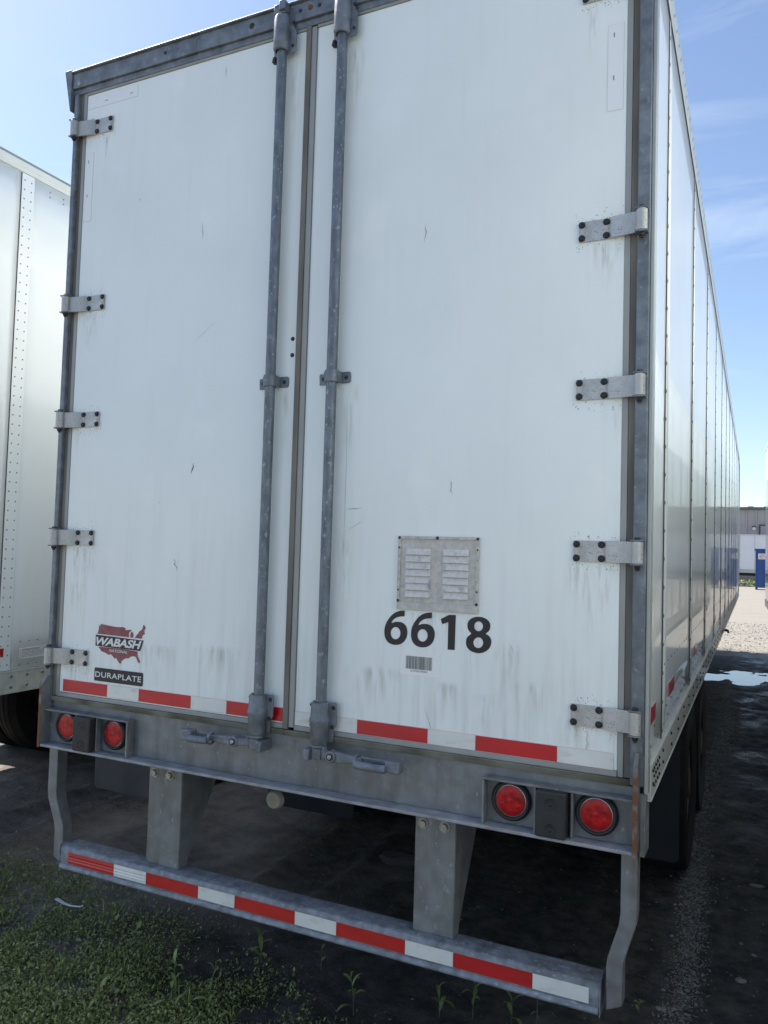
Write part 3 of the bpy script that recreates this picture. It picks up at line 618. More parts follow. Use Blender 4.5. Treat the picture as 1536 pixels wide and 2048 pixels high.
EH1 = [(0.752, 1.6693), (0.7513, 1.6641), (0.7492, 1.6593), (0.7458, 1.6553), (0.7415, 1.6526), (0.7366, 1.6515), (0.7317, 1.652), (0.7272, 1.654), (0.7236, 1.6575), (0.7212, 1.662), (0.7203, 1.6671), (0.721, 1.6723), (0.7231, 1.6772), (0.7266, 1.6811), (0.7309, 1.6838), (0.7358, 1.6849), (0.7407, 1.6844), (0.7452, 1.6823), (0.7487, 1.6789), (0.7511, 1.6744)]
EH2 = [(0.754, 1.6134), (0.7533, 1.6077), (0.7509, 1.6024), (0.7472, 1.598), (0.7424, 1.595), (0.737, 1.5937), (0.7315, 1.5942), (0.7265, 1.5964), (0.7225, 1.6001), (0.7199, 1.6051), (0.7189, 1.6107), (0.7196, 1.6164), (0.722, 1.6217), (0.7258, 1.6261), (0.7307, 1.6291), (0.7361, 1.6304), (0.7415, 1.6299), (0.7465, 1.6276), (0.7504, 1.6239), (0.753, 1.619)]
shp = (SIX[0], SIX[24], SIX[29])
y_ = -.0012
ring_sheet('number_digit', smooth_loop(SIX, shp), [SIXH], M['black'], y_, dr)
ring_sheet('number_digit', [(a+.1055, c-.0005) for a, c in smooth_loop(SIX, shp)], [[(a+.1055, c-.0005) for a, c in SIXH]], M['black'], y_, dr)
ring_sheet('number_digit', ONE, [], M['black'], y_, dr)
ring_sheet('number_digit', smooth_loop(EIGHT), [EH1, EH2], M['black'], y_, dr)
MAPT = [(-1.0036, 1.5594), (-1.0007, 1.5541), (-0.9944, 1.5508), (-0.9931, 1.562), (-0.9579, 1.5588), (-0.9187, 1.555), (-0.8848, 1.5546), (-0.8658, 1.5568), (-0.8488, 1.5525), (-0.8519, 1.5442), (-0.8365, 1.5461), (-0.8165, 1.5484), (-0.8185, 1.5425), (-0.8277, 1.5377), (-0.8296, 1.5295), (-0.8276, 1.5152), (-0.8228, 1.5152), (-0.8204, 1.5337), (-0.8149, 1.5417), (-0.8062, 1.5347), (-0.8035, 1.5277), (-0.8051, 1.5154), (-0.7969, 1.5153), (-0.7859, 1.529), (-0.7792, 1.534), (-0.7739, 1.5442), (-0.7614, 1.5505), (-0.755, 1.5599), (-0.7533, 1.5707), (-0.7488, 1.5737), (-0.7438, 1.5678), (-0.7377, 1.5619), (-0.7452, 1.5516), (-0.7458, 1.5408), (-0.7397, 1.5359), (-0.7488, 1.5326), (-0.7564, 1.524), (-0.7574, 1.5142), (-1.0101, 1.518), (-1.0054, 1.5298), (-1.0024, 1.541)]
MAPB = [(-1.0012, 1.4622), (-0.9399, 1.463), (-0.8554, 1.4625), (-0.776, 1.459), (-0.7778, 1.449), (-0.7736, 1.4368), (-0.7647, 1.4233), (-0.7618, 1.4146), (-0.7651, 1.4099), (-0.7747, 1.4153), (-0.7812, 1.4272), (-0.7876, 1.4357), (-0.8018, 1.4372), (-0.8157, 1.4333), (-0.8247, 1.4262), (-0.8413, 1.4248), (-0.8529, 1.4193), (-0.8654, 1.4101), (-0.8683, 1.3981), (-0.8782, 1.4027), (-0.891, 1.4161), (-0.8986, 1.4227), (-0.9056, 1.4176), (-0.9146, 1.4268), (-0.926, 1.435), (-0.9404, 1.4319), (-0.9654, 1.4409), (-0.9828, 1.444), (-0.9908, 1.4535)]
ring_sheet('map_decal', MAPT, [], M['map'], y_, dl); ring_sheet('map_decal', MAPB, [], M['map'], y_, dl)
MB().sheet([(-1.0175, 1.4655), (-.7628, 1.4620), (-.7470, 1.5075), (-1.0180, 1.5135)], -.0018).build('banner_decal', M['black'], dl, smooth=0)
text_sheet('banner_lettering', 'WABASH', M['vwhite'], -1.0135, -.7560, 1.4695, 1.5050, -.0026, dl, shear=.28, bold=.035, space=.96)
text_sheet('map_lettering', 'NATIONAL', M['vwhite'], -.9364, -.8325, 1.4449, 1.4575, -.0026, dl, shear=.2, bold=.01)
rx0, rx1, rz0, rz1, rr = -1.0155, -.7420, 1.3145, 1.3715, .006
pts = []
for cx, cz, a0 in ((rx1-rr, rz1-rr, 0), (rx0+rr, rz1-rr, 90), (rx0+rr, rz0+rr, 180), (rx1-rr, rz0+rr, 270)):
    pts += [(cx+rr*math.cos(R(a0+k*22.5)), cz+rr*math.sin(R(a0+k*22.5))) for k in range(5)]
MB().prism(pts, -.0025, -.0003).build('name_plate_decal', M['black'], dl, smooth=0)
text_sheet('plate_lettering', 'DURAPLATE', M['vwhite'], -1.0090, -.7495, 1.3315, 1.3550, -.0034, dl, bold=.012, space=1.08)
# barcode sticker
MB().box(.446, .598, -.0012, .0, 1.479, 1.558).build('barcode_sticker', M['sticker'], dr, smooth=0)
bc = MB(); xb = .4675
rb = random.Random(11)
while xb < .569:
    wb = rb.choice((.001, .0016, .0028)); bc.box(xb, min(xb+wb, .571), -.0022, -.0013, 1.5005, 1.546); xb += wb+rb.choice((.0009, .0013, .0022))
bc.build('barcode_bars', M['bar'], dr, smooth=0)
text_sheet('barcode_digits', '021900501096046', M['bar'], .486, .551, 1.491, 1.4975, -.0022, dr)
# faded rectangles of old clear tape
def oldtape(x0, x1, z0, z1, par, up=True):
    MB().box(x0-.0012, x1+.0012, -.0006, 0, z0-.0012, z1+.0012).build('tape_outline', M['pencil'], par, smooth=0)
    MB().box(x0, x1, -.0013, 0, z0, z1).build('old_tape', M['oldtape'], par, smooth=0)
    for q in (.35, .85):
        if up: MB().box(x0+(x1-x0)*.35, x0+(x1-x0)*.42, -.0018, 0, z0+(z1-z0)*q, z0+(z1-z0)*q+.016).build('tape_print', M['bar'], par, smooth=0)
        else: MB().box(x0+(x1-x0)*q, x0+(x1-x0)*q+.018, -.0018, 0, z0+.02, z0+.023).build('tape_print', M['bar'], par, smooth=0)
oldtape(-1.219, -.918, 3.922, 3.975, dl, False); oldtape(-1.216, -1.168, 3.39, 3.711, dl); oldtape(1.142, 1.193, 3.40, 3.695, dr)
# --- vent
V = MB().box(.427, .734, -.004, -.0003, 1.710, 1.974).build('vent_plate', M['vent'], T, .001)
fv = MB().box(.427, .437, -.009, -.0042, 1.737, 1.974).box(.724, .734, -.009, -.0042, 1.737, 1.974).box(.4372, .7238, -.009, -.0042, 1.964, 1.974).box(.427, .734, -.009, -.0042, 1.710, 1.7368)
fv.build('vent_frame', M['vent'], V, .001)
for x0, x1 in ((.459, .554), (.602, .697)):
    for k in range(7):
        zt = 1.930-k*.0252
        MB().prism([(-.004, zt-.0005), (-.0055, zt-.0005), (-.0125, zt-.022), (-.0095, zt-.022), (-.004, zt-.021)], x0, x1, 'x').build('vent_louver', M['louver'], V, smooth=0)
for x, z, m_, r0 in ((.432, 1.968, 'dark', .0055), (.579, 1.969, 'dark', .0065), (.729, 1.968, 'dark', .0055), (.432, 1.742, 'dark', .0055), (.729, 1.742, 'dark', .0055), (.505, 1.969, 'bolt', .0035), (.655, 1.969, 'bolt', .0035),
        (.432, 1.932, 'dark', .0035), (.432, 1.90, 'bolt', .0028), (.432, 1.82, 'bolt', .0028), (.432, 1.78, 'dark', .0035), (.729, 1.93, 'dark', .0035), (.729, 1.895, 'bolt', .003), (.729, 1.82, 'bolt', .003), (.729, 1.785, 'dark', .0035)):
    MB().dome((x, -.009, z), (0, -1, 0), r0, .003, 8).build('vent_screw', M[m_], V)
# --- underride guard
gd_ = MB()
def rbox(x0, x1, prof): return MB().prism(prof, x0, x1, 'x')
prof = [(.0, .492), (.0, .566), (.004, .574), (.012, .5775), (.092, .5775), (.096, .573), (.096, .484), (.092, .480), (.012, .480), (.004, .484)]
gb = rbox(-1.168, 1.160, prof).build('guard_bar', M['guard'], T, .0015)
MB().prism([(-.008, .484), (-.010, .490), (-.006, .499), (-.0005, .503), (-.0005, .480)], -1.166, 1.158, 'x').build('guard_lip', M['guard'], gb, .001)
MB().box(1.1605, 1.1635, -.004, .100, .474, .584).build('guard_end_plate', M['guard'], gb, .001)
MB().box(-1.1715, -1.1685, -.004, .100, .474, .584).build('guard_end_plate', M['guard'], gb, .001)
# loose grit lying on the guard bar
grit = MB()
for k in range(260):
    x = random.uniform(-1.14, 1.14); yy = random.uniform(.012, .09); q = random.uniform(.0015, .005) if random.random() < .9 else random.uniform(.005, .010)
    a = random.uniform(0, 6.28); z = .5777
    grit.add([(x+q*math.cos(a+j*2.1)*random.uniform(.6, 1.2), yy+q*math.sin(a+j*2.1), z) for j in range(3)]+[(x, yy, z+q*.5)], [(0, 1, 3), (1, 2, 3), (2, 0, 3)])
M['grit'] = mat('pale_grit', (.34, .34, .31), .8, col2=(.1, .1, .09), vscale=60); grit.build('grit', M['grit'], gb, smooth=0, kind='stuff')
bt = [(-1.119, -.856, 'red'), (-.855, -.680, 'white'), (-.679, -.411, 'red'), (-.410, -.234, 'white'), (-.233, .041, 'red'), (.042, .218, 'white'), (.219, .493, 'red'), (.494, .672, 'white'), (.673, .947, 'red'), (.948, 1.128, 'white')]
for a, c, k in bt:
    if a < -.68:     # first two pieces are wrinkled
        g = MB(); zs = [.5085, .516, .520, .527, .531, .538, .543, .5565]; ys = [-.0014, -.0014, -.0034, -.0014, -.0032, -.0014, -.003, -.0014]
        g.prism([(yy, zz) for yy, zz in zip(ys, zs)]+[(0, .5565), (0, .5085)], a, c, 'x').build('reflective_strip', M[k], gb, smooth=0, label='wrinkled strip')
    else: MB().box(a, c, -.0014, 0, .5085, .5565).build('reflective_strip', M[k], gb, smooth=0, label='red strip' if k == 'red' else 'white strip')
for s_ in (1, -1):
    a, c = (.504, .656) if s_ > 0 else (-.720, -.548)
    ps = MB().box(a, c, .040, .047, .5780, 1.0085)
    ps.build('guard_post', M['sill'], T, .003)
    sd_ = MB().prism([(.0475, .5780), (.0475, 1.0085), (.30, 1.0085), (.30, .93), (.10, .60), (.098, .578)], c-.007, c, 'x')
    sd_.prism([(.0475, .5780), (.0475, 1.0085), (.30, 1.0085), (.30, .93), (.10, .60), (.098, .578)], a, a+.007, 'x')
    sd_.build('post_gusset', M['sill'], T, .002)
    for q in (.030, .112):
        MB().cyl((a+q, .0398, .955), (a+q, .0365, .955), .0205, n=18).cyl((a+q, .0364, .955), (a+q, .024, .955), .0145, n=6).build('guard_bolt', M['bolt'], T, .001)
    # bent side strap
    q = s_
    tx = 1.244 if s_ > 0 else 1.256
    path = [(tx, 1.008), (tx, .80), (tx-.004, .765), (1.206, .655), (1.203, .63), (1.203, .545), (1.203, .49)]
    lf = [(x-.0255, z) for x, z in path]; rt = [(x+.0255, z) for x, z in path]
    lf[-1] = (lf[-1][0], .492); rt[-1] = (rt[-1][0], .515)
    poly = [(q*x, z) for x, z in lf]+[(q*x, z) for x, z in rt[::-1]]
    nn = len(lf); sv = MB()
    for j in range(nn-1):
        P4 = [(q*lf[j][0], lf[j][1]), (q*rt[j][0], rt[j][1]), (q*rt[j+1][0], rt[j+1][1]), (q*lf[j+1][0], lf[j+1][1])]
    vs = []
    for j in range(nn): vs += [(q*lf[j][0], .015, lf[j][1]), (q*rt[j][0], .015, rt[j][1]), (q*rt[j][0], .075, rt[j][1]), (q*lf[j][0], .075, lf[j][1])]
    fs = [(4*j+i, 4*j+(i+1) % 4, 4*j+4+(i+1) % 4, 4*j+4+i) for j in range(nn-1) for i in range(4)]+[(0, 1, 2, 3), (4*nn-1, 4*nn-2, 4*nn-3, 4*nn-4)]
    sv.add(vs, fs).build('guard_strap', M['sill'], T, .004, smooth=30)
# --- body shell
Y0 = .4226; PITCH = 1.3475
edges = [.046, Y0]+[Y0+PITCH*k for k in range(1, 12)]+[LEN-.06]
rp = random.Random(4)
def side_panel(y0, y1, s_, mm):
    nY, nZ = 10, 16; vs = []; bulge = rp.uniform(.0005, .0018) if s_ > 0 else 0; tl = rp.uniform(-.0006, .0006) if s_ > 0 else 0
    for i in range(nY+1):
        for j in range(nZ+1):
            a = i/nY; c = j/nZ; w_ = bulge*(1-(2*a-1)**2)*(y1-y0)/1.35+tl*(2*a-1)+.0005*math.sin(3.1*c+y0*5)*math.sin(math.pi*a)
            vs.append((s_*(HW-.0015+w_), y0+.002+(y1-y0-.004)*a, 1.272+(3.950-1.272)*c))
    fs = [(i*(nZ+1)+j, (i+1)*(nZ+1)+j, (i+1)*(nZ+1)+j+1, i*(nZ+1)+j+1) for i in range(nY) for j in range(nZ)]
    o = MB().add(vs, fs).build('side_panel', mm, T, smooth=60)
    so = o.modifiers.new('thickness', 'SOLIDIFY'); so.thickness = .012; so.offset = -1 if s_ > 0 else 1
    return o
for s_ in (1, -1):
    for a, c in zip(edges[:-1], edges[1:]): side_panel(a, c, s_, M['side'])
    MB().box(min(s_*(HW-.03), s_*(HW-.02)), max(s_*(HW-.03), s_*(HW-.02)), .05, LEN-.06, 1.27, 4.03).build('inner_liner', M['gap'], T, smooth=0)
    for y in edges[1:-1]:
        MB().box(min(s_*(HW-.004), s_*(HW+.0008)), max(s_*(HW-.004), s_*(HW+.0008)), y-.0035, y+.030, 1.273, 3.951).build('splice_strip', M['splice'], T, smooth=0)
        MB().box(min(s_*(HW-.004), s_*(HW+.0012)), max(s_*(HW-.004), s_*(HW+.0012)), y-.0065, y-.0037, 1.273, 3.951).build('joint_line', M['gap'], T, smooth=0)
    # rails
    MB().prism([(s_*(HW-.02), 3.957), (s_*(HW+.004), 3.957), (s_*(HW+.004), 4.095), (s_*(HW-.004), 4.105), (s_*(HW-.05), 4.107), (s_*(HW-.05), 4.09), (s_*(HW-.02), 4.08)], .13, LEN).build('top_rail', M['rail'], T, .001)
    MB().box(min(s_*(HW-.01), s_*(HW+.0035)), max(s_*(HW-.01), s_*(HW+.0035)), .10, LEN, 3.9515, 3.9565).build('rail_lip', M['gap'], T, smooth=0)
    MB().prism([(s_*(HW-.02), 1.158), (s_*(HW+.007), 1.158), (s_*(HW+.007), 1.262), (s_*(HW+.011), 1.264), (s_*(HW+.011), 1.270), (s_*(HW-.02), 1.270)], .05, LEN-.01).build('bottom_rail', M['rail'], T, .0012)
    MB().prism([(s_*(HW-.02), 1.149), (s_*(HW+.009), 1.149), (s_*(HW+.009), 1.157), (s_*(HW-.02), 1.157)], .05, LEN-.01).build('rail_foot', M['rail'], T, .001)
    ys = np.arange(.08, LEN-.1, .1)
    pts = [(s_*(HW+.0006), y-.001, z) for y in edges[:-1] for z in np.arange(1.30, 3.93, .103)]
    me = rivet_mesh('seam_rivets', M['rivetw'], pts, (s_, 0, 0), .0085, .0045); ob('seam_rivets', me, T, kind='stuff')
    pts = [(s_*(HW+.004), y, 4.065) for y in ys]+[(s_*(HW+.004), y+.05, 4.03) for y in ys]
    me = rivet_mesh('rail_rivets', M['gap'], pts, (s_, 0, 0), .0075, .0007); ob('rail_rivets', me, T, kind='stuff')
    pts = [(s_*(HW-.001), y, z) for y in np.arange(.1, LEN-.1, .2) for z in (1.31,)]+[(s_*(HW-.001), y+.1, 1.36) for y in np.arange(.1, LEN-.1, .2)]+[(s_*(HW-.0008), y, 1.53) for y in np.arange(.5, LEN-.1, .13)]
    me = rivet_mesh('panel_rivets', M['gap'], pts, (s_, 0, 0), .0048, .002); ob('panel_rivets', me, T, kind='stuff')
    pts = [(s_*(HW+.007), y+dy, z) for y in np.arange(.09, LEN-.2, .305) for dy, z in ((0, 1.238), (.006, 1.195))]+[(s_*(HW+.007), y, z) for y in (.12, .17, .22, .27) for z in (1.24, 1.215, 1.185)]
    me = rivet_mesh('rail_bolts', M['dark'], pts, (s_, 0, 0), .0075, .006); ob('rail_bolts', me, T, kind='stuff')
    for a, c in ((.05, .215), (.665, .885), (2.10, 2.34), (4.6, 4.85), (7.1, 7.35), (9.6, 9.85), (12.1, 12.35)):
        MB().box(min(s_*(HW-.002), s_*(HW+.0016)), max(s_*(HW-.002), s_*(HW+.0016)), a, c, 1.384, 1.437).build('reflective_strip', M['redside'], T, smooth=0, label='red strip on the side')
    MB().box(min(s_*(HW-.02), s_*(HW+.009)), max(s_*(HW-.02), s_*(HW+.009)), LEN-.058, LEN, 1.15, 3.955).build('front_corner_post', M['edge'], T, .006)
MB().box(-HW+.03, HW-.03, .12, LEN-.03, 4.085, 4.100).build('roof', M['rail'], T)
MB().box(-HW+.03, HW-.03, LEN-.04, LEN-.005, 1.16, 4.09).build('front_wall', M['side'], T)
MB().box(-HW+.03, HW-.03, .062, LEN-.05, 1.172, 1.2).build('floor', M['chassis'], T)
crossmembers(T, .14, LEN-.1, 1.168)
running_gear(T, (2.76, 4.0), 1.255, M['flap'], 1.8, (.25, .35))
landing_gear(T, 12.6)
# crank stub and pale cap under the sill
MB().tube([(1.22, 7.06, 1.14), (1.33, 7.06, 1.13), (1.335, 7.06, 1.10)], .014, 8).build('crank_handle', M['chassis'], T)
MB().lathe([(.001, -.03), (.034, -.028), (.042, -.015), (.042, .0), (.001, .0)], (-.325, .42, .80), 'y', 24).build('air_line_cap', M['air'], T)
MB().box(-.375, -.335, .43, .45, .76, 1.0).build('cap_bracket', M['chassis'], T)

# ============================================================ LEFT NEIGHBOUR
def simple_rear(t, hw, tex, lf=True):
    """plain double-door rear end built around x=0, rear face at y=0"""
    for s_ in (1, -1):
        d = MB().box(min(s_*.012, s_*(hw-.075)), max(s_*.012, s_*(hw-.075)), .0, .04, 1.24, 3.99).build('rear_door', tex, t, .002)
        MB().box(min(s_*(hw-.06), s_*hw), max(s_*(hw-.06), s_*hw), -.012, .06, 1.03, 4.1).build('corner_post', M['galv'], t, .003)
        MB().cyl((s_*.14, -.03, 1.15), (s_*.14, -.03, 4.06), .02, n=12).build('lock_rod', M['rod'], d)
        for z in HZ: MB().box(min(s_*(hw-.22), s_*(hw-.03)), max(s_*(hw-.22), s_*(hw-.03)), -.018, -.001, z-.034, z+.034).cyl((s_*(hw-.02), -.03, z-.04), (s_*(hw-.02), -.03, z+.04), .017, n=10).build('hinge', M['alu'], t, .001)
        MB().box(s_*.6-.07, s_*.6+.07, .02, .09, .58, 1.03).build('guard_post', M['sill'], t, .003)
        for xx in (.87, 1.15): MB().lathe([(.0001, -.02), (.05, -.018), (.052, 0)], (s_*xx*hw/1.3, 0, 1.1), 'y', 24).build('tail_lamp', M['lens'], t)
    MB().box(-hw, hw, -.03, .1, 4.0, 4.105).build('rear_header', M['galv'], t, .003)
    MB().box(-hw+.06, hw-.06, -.01, .06, 1.03, 1.2).build('rear_sill', M['sill'], t, .003)
    MB().box(-1.15, 1.15, .0, .1, .48, .58).build('guard_bar', M['guard'], t, .004)

LY = .0
Lt = thing('box_trailer', 'leftmost white semi trailer with rows of side rivets and cream lower rail at left edge', 'trailer', (-2.22-1.3, LY, 0))
hw = 1.3
def yy(v): return v-LY
lseams = [yy(.475)+1.22*k for k in range(-0, 12)]
le = [.06]+lseams+[14.6]
for s_ in (1, -1):
    for a, c in zip(le[:-1], le[1:]):
        if c-a < .01: continue
        nY, nZ = 8, 14; vs = []; bl = rp.uniform(.001, .003)
        for i in range(nY+1):
            for j in range(nZ+1):
                q = i/nY; vs.append((s_*(hw-.006+bl*(1-(2*q-1)**2)), a+.001+(c-a-.002)*q, 1.176+(4.03-1.176)*j/nZ))
        o = MB().add(vs, [(i*(nZ+1)+j, (i+1)*(nZ+1)+j, (i+1)*(nZ+1)+j+1, i*(nZ+1)+j+1) for i in range(nY) for j in range(nZ)]).build('side_panel', M['side_left'], Lt, smooth=60)
        so = o.modifiers.new('thickness', 'SOLIDIFY'); so.thickness = .012; so.offset = -1 if s_ > 0 else 1
    for y in lseams:
        MB().box(min(s_*(hw-.008), s_*(hw-.0005)), max(s_*(hw-.008), s_*(hw-.0005)), y, y+.085, 1.177, 4.0285).build('seam_strip', M['side_left'], Lt, .0008)
        MB().box(min(s_*(hw-.009), s_*(hw-.0025)), max(s_*(hw-.009), s_*(hw-.0025)), y-.003, y-.0003, 1.177, 4.0285).build('joint_line', M['gap'], Lt, smooth=0)
    MB().prism([(s_*(hw-.02), 4.031), (s_*(hw+.004), 4.031), (s_*(hw+.004), 4.055), (s_*(hw+.008), 4.058), (s_*(hw+.008), 4.088), (s_*(hw-.05), 4.092), (s_*(hw-.05), 4.08), (s_*(hw-.02), 4.07)], .1, 14.65).build('top_rail', M['splice'], Lt, .001)
    MB().box(min(s_*(hw-.06), s_*(hw-.002)), max(s_*(hw-.06), s_*(hw-.002)), .1, 14.65, 4.0925, 4.108).build('roof_edge', M['trim'], Lt, .001)
    MB().prism([(s_*(hw-.02), 1.048), (s_*(hw+.010), 1.048), (s_*(hw+.010), 1.168), (s_*(hw+.014), 1.171), (s_*(hw-.02), 1.175)], .06, 14.6).build('bottom_rail', M['rail_left'], Lt, .001)
    pts = [(s_*(hw-.0005), y+dy, z) for y in lseams for dy in (.018, .064) for z in np.arange(1.21, 4.0, .0545)]
    pts += [(s_*(hw-.004), y+.2+k*.1, z) for y in lseams for k in range(10) for z in (3.995, 3.965)]
    pts += [(s_*(hw-.004), y+.15+k*.06, z) for y in lseams for k in range(16) for z in (1.20, 1.335) if not (k % 4 == 3)]
    me = rivet_mesh('side_rivets', M['rivetw'], pts, (s_, 0, 0), .0050, .0035); ob('side_rivets', me, Lt, kind='stuff')
    pts = [(s_*(hw+.010), y, z) for y in np.arange(yy(.455), 14.4, .108) for z in (1.145, 1.085)]
    me = rivet_mesh('rail_bolts', M['rivetw'], pts, (s_, 0, 0), .0105, .007, 8); ob('rail_bolts', me, Lt, kind='stuff')
    MB().box(min(s_*(hw-.009), s_*(hw+.001)), max(s_*(hw-.009), s_*(hw+.001)), yy(.27), yy(.512), 1.258, 1.306).build('reflective_strip', M['redside'], Lt, smooth=0, label='red strip on the side')
    MB().box(min(s_*(hw-.006), s_*(hw-.001)), max(s_*(hw-.006), s_*(hw-.001)), yy(.625), yy(.83), 1.232, 1.292).build('notice_sticker', M['oldtape'], Lt, smooth=0)
    if s_ > 0:
        g = MB(); x_ = hw-.0006
        g.box(x_-.001, x_, yy(.628), yy(.827), 1.2895, 1.2905).box(x_-.001, x_, yy(.628), yy(.827), 1.2335, 1.2345).box(x_-.001, x_, yy(.628), yy(.630), 1.2336, 1.2904).box(x_-.001, x_, yy(.825), yy(.827), 1.2336, 1.2904)
        for k in range(6):
            z = 1.2825-k*.0075; y = yy(.637); rr_ = random.Random(k)
            while y < yy(.80 if k else .76):
                w2 = rr_.uniform(.006, .02); g.box(x_-.001, x_+.0004, y, y+w2, z, z+(.004 if k == 0 else .0022)); y += w2+.004
        g.build('notice_print', M['bar'], Lt, smooth=0)
simple_rear(Lt, 1.3, M['door'])
MB().box(-1.26, 1.26, .12, 14.6, 4.09, 4.1).build('roof', M['rail'], Lt)
MB().box(-1.27, 1.27, 14.56, 14.62, 1.16, 4.09).build('front_wall', M['side_left'], Lt)
MB().box(-1.27, 1.27, .062, 14.6, 1.15, 1.18).build('floor', M['chassis'], Lt)
crossmembers(Lt, .14, 14.5, 1.148)
running_gear(Lt, (yy(2.76), yy(4.0)), 1.26, M['flapg'], yy(1.9), .08)
landing_gear(Lt, 11.6)

# ============================================================ RIGHT NEIGHBOUR
RZ = R(1.35)
Rt = thing('box_trailer', 'rightmost white semi trailer with rounded front corner, only a sliver at the right edge', 'trailer', (2.215+1.29-.065, -1.2, 0), RZ)
hw = 1.29; RL = 15.6
def rounded(x0, x1, y0, y1, r, n_=6):
    P = [(x0, y0), (x1, y0)]
    P += [(x1-r+r*math.cos(R(90*k/n_)), y1-r+r*math.sin(R(90*k/n_))) for k in range(n_+1)]
    P += [(x0+r-r*math.sin(R(90*k/n_)), y1-r+r*math.cos(R(90*k/n_))) for k in range(n_+1)]
    return P
MB().prism(rounded(-hw, hw, .06, RL, .12), 1.19, 4.03, 'z').build('body_shell', M['side_left'], Rt, .002, smooth=30)
MB().prism(rounded(-hw-.006, hw+.006, .06, RL+.006, .13), 4.031, 4.10, 'z').build('top_rail', M['rail'], Rt, .01, smooth=30)
MB().prism(rounded(-hw-.008, hw+.008, .06, RL+.006, .12), 1.07, 1.189, 'z').build('bottom_rail', M['rail'], Rt, .003, smooth=30)
for s_ in (1, -1):
    for k in range(12):
        y = .5+k*1.22; MB().box(min(s_*(hw-.002), s_*(hw+.002)), max(s_*(hw-.002), s_*(hw+.002)), y, y+.05, 1.195, 4.025).build('seam_strip', M['splice'], Rt)
        MB().box(min(s_*(hw-.002), s_*(hw+.0026)), max(s_*(hw-.002), s_*(hw+.0026)), y-.004, y-.0005, 1.195, 4.025).build('joint_line', M['gap'], Rt)
    for k in range(6):
        y = .1+k*2.5; MB().box(min(s_*(hw-.002), s_*(hw+.0034)), max(s_*(hw-.002), s_*(hw+.0034)), y, y+.3, 1.23, 1.28).build('reflective_strip', M['redside'], Rt, label='red strip on the side')
simple_rear(Rt, 1.29, M['door'])
crossmembers(Rt, .14, RL-.3, 1.068)
running_gear(Rt, (3.2, 4.45), 1.25, M['flap'], 2.4, .29)
landing_gear(Rt, 12.4)

# ============================================================ BACKGROUND
M['wall'] = mat('grey_metal_siding', (.35, .335, .335), .5, metal=.2, var=.06, vscale=1)
M['fascia'] = mat('dark_roof_edge', (.10, .125, .125), .5, metal=.1)
M['doorp'] = mat('warehouse_door_paint', (.30, .30, .32), .6)
M['doorf'] = mat('dark_door_frame', (.05, .045, .05), .6)
M['lampg'] = mat('wall_lamp_glass', (.75, .75, .70), .3)
M['bluep'] = mat('blue_dumpster_paint', (.018, .07, .24), .55, var=.15, vscale=3)
layer(M['bluep'], (.05, .06, .09), 6, (2, 1, .5), .55, .75, .5)
M['blued'] = mat('blue_ribs_paint', (.015, .06, .24), .45)
M['sign'] = mat('white_sign', (.72, .72, .70), .5); M['signr'] = mat('red_sign_print', (.40, .03, .03), .5)
B = thing('warehouse', 'grey ribbed metal warehouse with dark roof edge and pale door beyond the yard', 'building', (6, 80, 0))
rib = MB(); prof = []
x = -26.0
while x < 34:
    prof += [(x, 0), (x+.62, 0), (x+.66, -.07), (x+.80, -.07), (x+.84, 0)]; x += .84
vs = [(p[0], p[1], 0) for p in prof]+[(p[0], p[1], 6.75) for p in prof]; k = len(prof)
rib.add(vs, [(i, i+1, i+1+k, i+k) for i in range(k-1)]); rib.build('wall_siding', M['wall'], B, smooth=0)
MB().box(-26, 34, .05, 25, 0, 6.7).build('wall_core', M['wall'], B)
rf = MB().prism([(-.35, 6.76), (-.35, 7.0), (12.5, 7.12), (25.3, 7.0), (25.3, 6.76)], -26.3, 34.3, 'x').build('roof', M['fascia'], B, .01)
sv = MB()
for i in range(44): sv.box(-26+i*1.4, -26+i*1.4+.5, -.42, -.352, 6.84, 7.06)
sv.build('roof_rib_ends', M['fascia'], rf, kind='stuff')
fd = MB().box(-4.02, -2.6, -.14, -.075, 2.9, 5.35).build('door_frame', M['doorf'], B)
MB().box(-3.90, -2.6, -.17, -.141, 2.9, 5.23).build('door', M['doorp'], B)
wl = MB().lathe([(.001, -.3), (.12, -.27), (.17, -.16), (.16, -.08)], (-4.45, 0, 4.95), 'y', 20).build('wall_lamp', M['lampg'], B)
MB().box(-4.61, -4.29, -.12, -.07, 4.85, 5.22).build('lamp_housing', M['doorf'], B)
M['farwhite'] = mat('far_trailer_white', (.66, .68, .72), .4, coat=.3, var=.04, vscale=1)
FT = thing('box_trailer', 'distant white trailer parked broadside in front of the grey warehouse', 'trailer', (-3.5, 74, 0))
g = MB().box(0, 15, 0, 2.5, 1.12, 4.1).build('body', M['farwhite'], FT, .01)
MB().box(-.02, 15.02, -.03, 2.53, 4.1, 4.2).build('top_rail', M['rail'], FT, .01)
MB().box(-.02, 15.02, -.04, 2.54, .82, 1.12).build('bottom_rail', M['edge'], FT, .01)
for i in range(13): MB().box(.3+i*1.2, .34+i*1.2, -.012, 0, 1.13, 4.09).build('seam_strip', M['edge'], FT)
for xx in (1.6, 2.9): MB().lathe([(.3, 0), (.42, -.02), (.5, .02), (.52, .14), (.5, .26), (.3, .28)], (xx, .02, .515), 'y', 28).build('tyre', M['tyre'], FT)
for xx in (1.6, 2.9): MB().lathe([(.3, 2.2), (.42, 2.2), (.5, 2.24), (.52, 2.36), (.5, 2.48), (.3, 2.5)], (xx, .0, .515), 'y', 28).build('tyre', M['tyre'], FT)
MB().box(11.5, 11.62, .3, .42, .04, .82).build('landing_leg', M['chassis'], FT); MB().box(11.5, 11.62, 2.0, 2.12, .04, .82).build('landing_leg', M['chassis'], FT)
